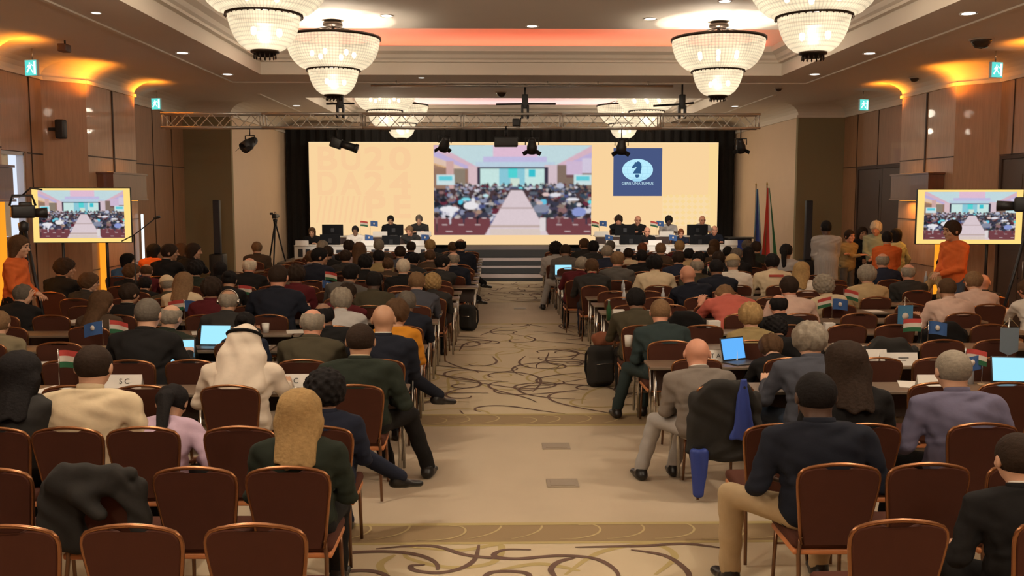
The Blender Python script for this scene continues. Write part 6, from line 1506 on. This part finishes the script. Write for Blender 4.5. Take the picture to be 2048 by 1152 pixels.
def desk_flag(px, py, r, kind, lb, sg=1, s=1.0, Y=None, base=.753):
    Y = Y or TABY[r] + .05; p = atY(px, py, Y); x = p.x - .10 * sg * s; zc = max(base + .12, p.z)
    t = thing('desk_flag', lb, 'flag', (x, Y, base), 0 if sg > 0 else PI, 'little flags on the tables'); h = zc - base + .08 * s
    MB().tube([(0, 0, 0), (0, 0, h)], .003, 6).build('pole', M_CHROME, t); MB().lathe([(0, 0), (.035, 0), (.035, .008), (.008, .016), (0, .016)], n=14).build('base', mat('flag_base', (.3, .2, .1), .4), t)
    mats = [flagmat('red'), flagmat('white'), flagmat('green')] if kind == 'hu' else [flagmat('blue'), flagmat('white')]
    o = flag_cloth(kind, random.uniform(-1, 1)).build('cloth', mats, t, (0, 0, h - .15 * s)); o.scale = (s, s, s)
rowl = lambda r: '%s row' % ORD[r]
for px, py, r, kind, sg, s, lb in [
    (142, 718, 4, 'hu', 1, 1.05, 'red white green desk flag behind the cream-shirted person'), (238, 653, 6, 'hu', 1, 1, 'red white green desk flag left of the grey-haired black jacket'), (186, 655, 6, 'blue', -1, 1, 'blue desk flag below the long brown hair'),
    (352, 610, 8, 'hu', -1, 1, 'red white green desk flag before the cream cap'), (384, 612, 8, 'blue', 1, 1, 'blue desk flag before the long blond hair in cream'), (490, 580, 10, 'hu', 1, 1, 'red white green desk flag left of the broad black suit'),
    (662, 551, 12, 'hu', 1, 1, 'red white green desk flag in the left block, twelfth row'), (655, 568, 12, 'blue', 1, .9, 'blue desk flag in the left block, twelfth row'),
    (1825, 650, 6, 'hu', -1, 1, 'red white green desk flag beside the blue pennant'), (1875, 655, 6, 'blue', 1, 1, 'blue desk flag right of the blue pennant'), (1680, 608, 8, 'blue', 1, 1, 'blue desk flag behind the wavy hair in cream jacket'), (1702, 588, 9, 'hu', 1, 1, 'red white green desk flag beside the beige jacket'),
    (1650, 603, 8, 'hu', -1, .9, 'red white green desk flag before the wavy hair'), (1556, 552, 12, 'blue', 1, 1, 'blue desk flag before the red-banded work jacket'), (1952, 712, 4, 'hu', 1, .9, 'red white green desk flag at right, behind the lilac shirt'), (1944, 724, 4, 'blue', -1, .9, 'blue desk flag at right, behind the lilac shirt'),
    (1425, 535, 13, 'hu', 1, .9, 'red white green desk flag in the right block, thirteenth row')]:
    desk_flag(px, py, r, kind, lb, sg, s)
for px, kind, up, lb in ((728, 'hu', 1, 'red white green desk flag on the upper left table'), (748, 'blue', 1, 'blue desk flag on the upper left table'), (1190, 'hu', 1, 'red white green desk flag, left end of upper right table'), (1206, 'blue', 1, 'blue desk flag, left end of upper right table'), (1308, 'hu', 1, 'red white green desk flag, middle of upper right table'), (1320, 'blue', 1, 'blue desk flag, middle of upper right table'),
                         (738, 'blue', 0, 'blue desk flag on the lower left table'), (1218, 'blue', 0, 'blue desk flag, left end of lower right table'), (1346, 'blue', 0, 'blue desk flag, middle of lower right table'), (850, 'blue', 0, 'blue desk flag, right end of lower left table')):
    desk_flag(px, 447 if up else 475, 0, kind, lb, 1, 1.1, 28.02 if up else 26.3, ZU1 if up else ZL1)
# hanging pennant on its stand
def pennant(px, py, r, lb, mt, em=True):
    Y = TABY[r] + .02; p = atY(px, py, Y); t = thing('table_pennant', lb, 'pennant', (p.x, Y, .753)); h = p.z - .753
    MB().tube([(0, .02, 0), (0, .02, h)], .005, 6).build('stand', M_CHROME, t); MB().lathe([(0, 0), (.05, 0), (.05, .008), (0, .012)], (0, .02, 0), n=14).build('base', M_CHROME, t)
    MB().tube([(-.09, 0, h - .10), (0, 0, h - .005), (.09, 0, h - .10)], .0025, 5).build('cord', mat('cord_gold', (.4, .3, .15), .6), t)
    m = MB(); m.prism([(-.09, h - .10), (-.09, h - .33), (0, h - .37), (.09, h - .33), (.09, h - .10)], -.003, .003, lambda u, v, d: (u, d, v), 0)
    if em: m.lathe([(0, -.001), (.04, -.001), (.04, .001), (0, .001)], (0, -.005, h - .23), n=18, mi=1, M=Euler((PI / 2, 0, 0)).to_matrix())
    m.build('cloth', [mt, flagmat('white')], t)
pennant(1812, 594, 7, 'hanging light blue pennant with white emblem on a stand', mat('pennant_blue', (.06, .20, .36), .8))
pennant(2021, 635, 5, 'narrow pale pennant on a stand at the right picture edge', mat('pennant_grey', (.14, .18, .22), .7), False)
# name tents
def tent(px, py, r, txt, lb, w_=.30, h=.10, Y=None, base=.753, logo=False):
    Y = Y or TABY[r] + .08; p = atY(px, py, Y); t = thing('name_card', lb, 'name card', (p.x, Y, base), 0, 'folded white name cards')
    m = MB(); m.add([(-w_ / 2, -.035, 0), (w_ / 2, -.035, 0), (w_ / 2, 0, h), (-w_ / 2, 0, h), (-w_ / 2, .035, 0), (w_ / 2, .035, 0)], [(0, 1, 2, 3), (3, 2, 5, 4)])
    m.build('folded_card', mat('card_white', (.74, .70, .64), .7), t)
    rx = math.atan2(h, .035)
    if txt:
        me = text_mesh(txt, .062); me.materials.append(mat('print_ink', (.03, .03, .03), .7)); o = obj('printed_name', me, t, (w_ * .05, -.021, h * .5)); o.rotation_euler = (rx, 0, 0)
    if logo:
        o = MB().lathe([(.008, 0), (.018, 0), (.018, .001), (.008, .001)], n=16).build('printed_logo', MATS['print_ink'], t, (-w_ * .33, -.020, h * .5)); o.rotation_euler = (rx, 0, 0)
        m = MB(); m.box((0, .012, 0), (.10, .008, .0006)); m.box((0, -.012, 0), (.05, .006, .0006)); o = m.build('printed_lines', MATS['print_ink'], t, (w_ * .12, -.020, h * .5)); o.rotation_euler = (rx, 0, 0)
tent(583, 770, 4, 'B C', 'white name card printed B C behind the white robe', .32, .11); tent(247, 772, 4, 'S C', 'white name card beside the cream-shirted person', .32, .11)
tent(1432, 692, 5, 'T A V', 'white name card before the short blond hair in khaki', .42, .11, TABY[5] + .12); tent(1796, 727, 5, '', 'white name card with small round logo in the empty places at right', .36, .12, TABY[5] - .12, logo=True)
tent(1752, 715, 5, '', 'blank-looking white name card left of the logo card', .2, .12); tent(1868, 775, 4, '', 'white name card left of the close-cropped grey head', .3, .1, TABY[4])
for px, up, k in ((760, 1, 'left of the upper left monitor gap'), (848, 1, 'right end of the upper left table'), (1203, 1, 'left end of the upper right table'), (1333, 1, 'middle of the upper right table')):
    tent(px, 465, 0, '', 'white name card on the dais, ' + k, .42, .13, 27.99, ZU1)
for px, k in ((604, 'left end of the lower left table'), (735, 'middle of the lower left table'), (1462, 'right end of the lower right table'), (1225, 'left part of the lower right table'), (1310, 'before the bald official in black'), (835, 'right end of the lower left table')):
    tent(px, 488, 0, '', 'white name card on the dais, ' + k, .36, .13, 26.27, ZL1)
# laptops
def laptop(px, py, r, lb, rz=0, w_=.33, dy=.10, z=.753, Y=None, col=(.36, .78, 1.0)):
    Y = Y or TABY[r] - .04; p = atY(px, py, Y + dy); t = thing('laptop', lb, 'laptop', (p.x, Y, z), rz, None)
    MB().rbox((0, 0, .008), (w_, .22, .014), .006).build('keyboard_base', mat('laptop_grey', (.10, .10, .11), .4, .4), t)
    R = (-.25, 0, 0); s_ = MB().rbox((0, .125, .125), (w_, .010, .225), .004, rot=R).build('screen_lid', M_BLK, t)
    MB().box((0, .118, .127), (w_ - .025, .004, .20), 0, R).build('lit_display', emat('display_%d' % int(col[0] * 100), col, 1.1), t)
    light('AREA', 'display_glow', (p.x, Y + .08, z + .13), .35, (.5, .85, 1), rot=(PI / 2 + .1, 0, PI), size=.3, size_y=.18) if False else None
laptop(362, 705, 5, 'open laptop with glowing blue screen right of the wide black jacket', .2, .3); laptop(428, 686, 6, 'open laptop with glowing pale screen left of the white headscarf', -.1, .34)
laptop(1127, 537, 16, 'open laptop with blue screen beside the steps', 0, .36, z=.753, Y=ROWY[15] + .85); laptop(1478, 712, 5, 'open laptop with blue screen beside the black blouse', .5, .3, Y=TABY[5] + .0, col=(.12, .42, .9))
laptop(2030, 735, 4, 'open laptop with bright screen at the right picture edge', -.15, .40)
# bottles, cups, papers
def bottle(px, r, lb, mt, h=.24, rad=.032, dy=0):
    Y = TABY[r] + dy; x = atY(px, 600, Y).x; t = thing('bottle', lb, 'bottle', (x, Y, .753), 0)
    MB().lathe([(0, 0), (rad, 0), (rad, h * .6), (rad * .4, h * .8), (rad * .36, h * .95), (0, h * .95)], n=16).build('body', mt, t); MB().lathe([(0, h * .94), (rad * .45, h * .94), (rad * .45, h), (0, h)], n=12).build('cap', mat('cap_white', (.7, .7, .72), .5), t)
def cup(px, r, lb, mt, h=.10, w_=.045, dy=0):
    Y = TABY[r] + dy; x = atY(px, 600, Y).x; t = thing('cup', lb, 'cup', (x, Y, .753)); MB().lathe([(0, 0), (w_ * .8, 0), (w_, h), (w_ * .92, h), (w_ * .74, .006), (0, .006)], n=18).build('body', mt, t)
M_GGL = mat('green_glass', (.02, .08, .03), .1); M_PET = mat('clear_plastic', (.45, .47, .5), .15); M_CUP = mat('cup_white', (.72, .68, .62), .6)
bottle(1218, 8, 'green glass bottle on the aisle end table, right block', M_GGL, .27, .034); bottle(1248, 10, 'clear water bottle on the tenth row table, right block', M_PET); bottle(1326, 10, 'clear water bottle behind the olive suit', M_PET)
bottle(1246, 12, 'clear water bottle beside the yellow cup', M_PET, .2); bottle(505, 9, 'clear water bottle left of the broad black suit', M_PET); bottle(600, 9, 'clear water bottle right of the broad black suit', M_PET); bottle(1850, 13, 'clear water bottle below the right pilaster', M_PET, .26); bottle(1947, 4, 'clear water bottle among the right desk flags', M_PET, .24, dy=.1)
cup(1272, 12, 'yellow paper cup in the right block', mat('cup_yellow', (.72, .50, .03), .5), .12, .05); cup(1577, 9, 'white cup left of the cream-collared neck', M_CUP, .11); cup(222, 5, 'white cup before the wide black jacket', M_CUP, .08); cup(530, 7, 'white cup beside the smooth bun', M_CUP, .11); cup(1258, 6, 'white cup behind the teal suit', M_CUP, .12)
def carton(px, r, lb, w_=.14, h=.12, dy=0):
    Y = TABY[r] + dy; x = atY(px, 600, Y).x; t = MB().rbox((0, 0, h / 2), (w_, .1, h), .006); o = t.build('paper_box', M_CUP, None, (x, Y, .753)); tag(o, lb, 'box')
carton(1237, 8, 'small white box beside the green glass bottle', .15, .14); carton(1428, 7, 'small white box behind the bald vest wearer', .15, .13); carton(1660, 7, 'small pale box below the cream work shirt', .12, .1)
rp = random.Random(4); PAP = [(4, 95), (4, 560), (4, 640), (5, 85), (5, 690), (6, 510), (6, 900), (7, 400), (7, 590), (8, 150), (8, 620), (4, 1880), (4, 1830), (5, 1700), (5, 1395), (6, 1240), (6, 1700), (7, 1500), (7, 1900), (8, 1205), (9, 1290), (10, 1350), (7, 735), (9, 640), (9, 1750), (10, 1500), (4, 1660)]
for i, (r, px) in enumerate(PAP):
    Y = TABY[r] + rp.uniform(-.05, .08); x = atY(px, 600, Y).x
    if abs(x - .35) < 1.25: x = .35 + (1.6 if x > .35 else -1.6)
    n_ = sum(1 for q in PAP[:i] if q[0] == r and (q[1] > 1000) == (px > 1000))
    o = MB().box((0, 0, .002 + .0), (.21, .297, .004)).build('paper_sheet', M_WHT, None, (x, Y, .7535)); o.rotation_euler = (0, 0, rp.uniform(-.4, .4))
    tag(o, 'white sheet of paper on the table after %s row, %s, %s one listed' % (ORD[r], side_name(-1 if px < 1000 else 1), ORD[n_ + 1]) if False else 'white sheet of paper, %s from left on the %s row table, %s' % (ORD[1 + sum(1 for q in PAP if q[0] == r and (q[1] > 1000) == (px > 1000) and q[1] < px)], ORD[r], side_name(-1 if px < 1000 else 1)), 'paper', 'papers on the tables')

# ================================================================== jackets over chair backs, bags
def drape_field(seed, low=.42, wide=.25, cut=False):
    def f(X, Y, Z):
        yb = .03 - .16 * np.maximum(0, Z - .47)
        d = rbx(X * (1 - .10 * (.9 - Z)), Y - yb, Z, (0, -.015, (low + .955) / 2), (wide, .062, (.955 - low) / 2), .055)
        top = Z - (.955 - 1.1 * np.maximum(0, np.abs(X) - .10) ** 1.6 * 3)
        d = smax(d, top, .02)
        d = smin(d, cap(X, Y, Z, (wide - .02, -.03, .82), (wide + .02, -.04, low + .04), .045, .035), .03); d = smin(d, cap(X, Y, Z, (-wide + .02, -.03, .82), (-wide - .01, -.03, low + .10), .045, .035), .03)
        d = smin(d, cap(X, Y * 1.4, Z, (-.12, -.11, .93), (.12, -.11, .90), .035, .04), .04)
        if cut: d = smax(d, -ell(X, Y, Z, (.07, -.02, .60), (.125, .40, .20)), .03); d = smin(d, cap(X, Y, Z, (-.16, -.08, .86), (.06, -.13, .70), .05, .04), .05); d = smin(d, cap(X, Y, Z, (.20, -.06, .90), (-.02, -.12, .80), .04, .05), .04)
        return d + .006 * np.sin((26 + 14 * cut) * X + seed + 6 * np.sin(9 * Z)) + .005 * np.sin(19 * Z + 13 * X + seed * 2)
    return f
def drape(x, r, seed, cl, lb, low=.42, wide=.25, cut=False):
    me = sdf_mesh('draped_jacket', drape_field(seed, low, wide, cut), (-.36, -.22, low - .10), (.36, .18, 1.05), .0125)
    o = obj('draped_jacket', me, None, (x, ROWY[r], 0), m=clothm(cl)); return tag(o, lb, 'jacket')
def nearest_chair(px, r):
    x = atY(px, 800, ROWY[r]).x; best = None
    for o in COL.objects:
        if o.get('category') == 'chair' and abs(o.location.y - ROWY[r]) < .05 and (best is None or abs(o.location.x - x) < abs(best.location.x - x)): best = o
    return best.location.x
drape(nearest_chair(178, 2), 2, 1.0, 'charcoal', 'dark green-black coat heaped over an empty chair, second row left', .44, .26, True)
drape(nearest_chair(1455, 4), 4, 2.0, 'charcoal', 'dark jacket hanging on the chair of the bald vest wearer', .30, .255)
drape(nearest_chair(1452, 10), 10, 3.0, 'black', 'black jacket over the chair beside the wide navy jacket, tenth row', .5); drape(nearest_chair(1750, 6), 6, 4.0, 'charcoal', 'dark jacket over an empty chair left of the blue pennant', .5, .27)
drape(nearest_chair(1908, 7), 7, 5.0, 'black', 'black jacket over the chair behind the pale pink shirts', .5); drape(nearest_chair(1420, 8), 8, 6.0, 'black', 'black jacket over a chair beneath the coral shirt', .55); drape(nearest_chair(690, 6), 6, 7.0, 'black', 'black jacket over a chair before the striped shirt', .55)
drape(nearest_chair(1640, 6), 6, 8.0, 'black', 'black jacket over the chair behind the cream shirt, right block', .5); drape(nearest_chair(1495, 10), 10, 9.0, 'green', 'dark green jacket over the chair behind the pale cap', .5)
# blue scarf hanging from the dark jacket
x = nearest_chair(1455, 4)
def scarf(X, Y, Z): return rbx(X / (1.15 - Z * 3.0), Y, Z, (0, 0, 0), (.05, .018, .24), .015) + .006 * np.sin(60 * X + 8 * Z)
me = sdf_mesh('scarf', scarf, (-.12, -.06, -.30), (.12, .06, .30), .010); o = obj('blue_scarf', me, None, (x + .12, ROWY[4] - .115, .74), m=mat('cloth_royal', (.025, .05, .26), .6)); tag(o, 'royal blue scarf hanging over the dark jacket, right of the aisle', 'scarf')
me2 = sdf_mesh('scarf', lambda X, Y, Z: rbx(X / (1 + Z * 1.5), Y, Z, (0, 0, 0), (.06, .03, .19), .025) + .005 * np.sin(70 * X + 9 * Z), (-.12, -.07, -.28), (.12, .07, .28), .010); o = obj('blue_cloth_bag', me2, None, (x - .20, ROWY[4] - .07, .23), m=MATS['cloth_royal']); tag(o, 'blue cloth hanging low behind the chair leg at the right aisle', 'cloth')
def backpack(x, y, rz, lb, s=1.0):
    t = thing('backpack', lb, 'backpack', (x, y, 0), rz)
    f = lambda X, Y, Z: smin(smax(rbx(X, Y + .06 * Z, Z, (0, 0, .235), (.155 - 0 * Z, .09, .235), .08), Z - .47, .02), rbx(X, Y, Z, (0, -.10, .17), (.115, .045, .12), .04), .03) + .004 * np.sin(30 * Z + 12 * X)
    o = obj('body', sdf_mesh('backpack_body', f, (-.21, -.2, -.02), (.21, .18, .52), .0115), t, m=clothm('charcoal')); o.scale = (s,) * 3
    m = MB()
    for q in (-1, 1): m.tube([(q * .07 * s, .08 * s, .44 * s), (q * .10 * s, .17 * s, .34 * s), (q * .11 * s, .16 * s, .16 * s), (q * .10 * s, .09 * s, .04 * s)], .014 * s, 6)
    m.tube([(-.04, .05, .46 * s), (-.03, .05, .50 * s), (.03, .05, .50 * s), (.04, .05, .46 * s)], .008, 6); m.build('straps', clothm('black'), t)
    m = MB().tube([(-.10 * s, -.135 * s, .27 * s), (0, -.148 * s, .275 * s), (.10 * s, -.135 * s, .27 * s)], .004, 5); m.build('zip', M_CHROME, t)
p = atZ(1200, 772, 0); backpack(p.x, p.y, .3, 'large dark grey backpack standing in the aisle, right side', 1.12)
p = atZ(934, 662, 0); backpack(p.x + .02, p.y + .05, -.5, 'black backpack on the floor at the left aisle edge', 1.0)
me = sdf_mesh('jacket_heap', lambda X, Y, Z: ell(X, Y, Z, (0, 0, .05), (.14, .10, .11)) + .012 * np.sin(40 * X) * np.sin(35 * Z + 1), (-.2, -.16, -.1), (.2, .16, .22), .011)
p = atZ(1200, 772, 0); o = obj('folded_jacket', me, None, (p.x + .03, p.y + .05, .52), m=mat('rust_cloth', (.22, .07, .03), .85)); tag(o, 'rust-brown jacket heaped on top of the aisle backpack', 'jacket')
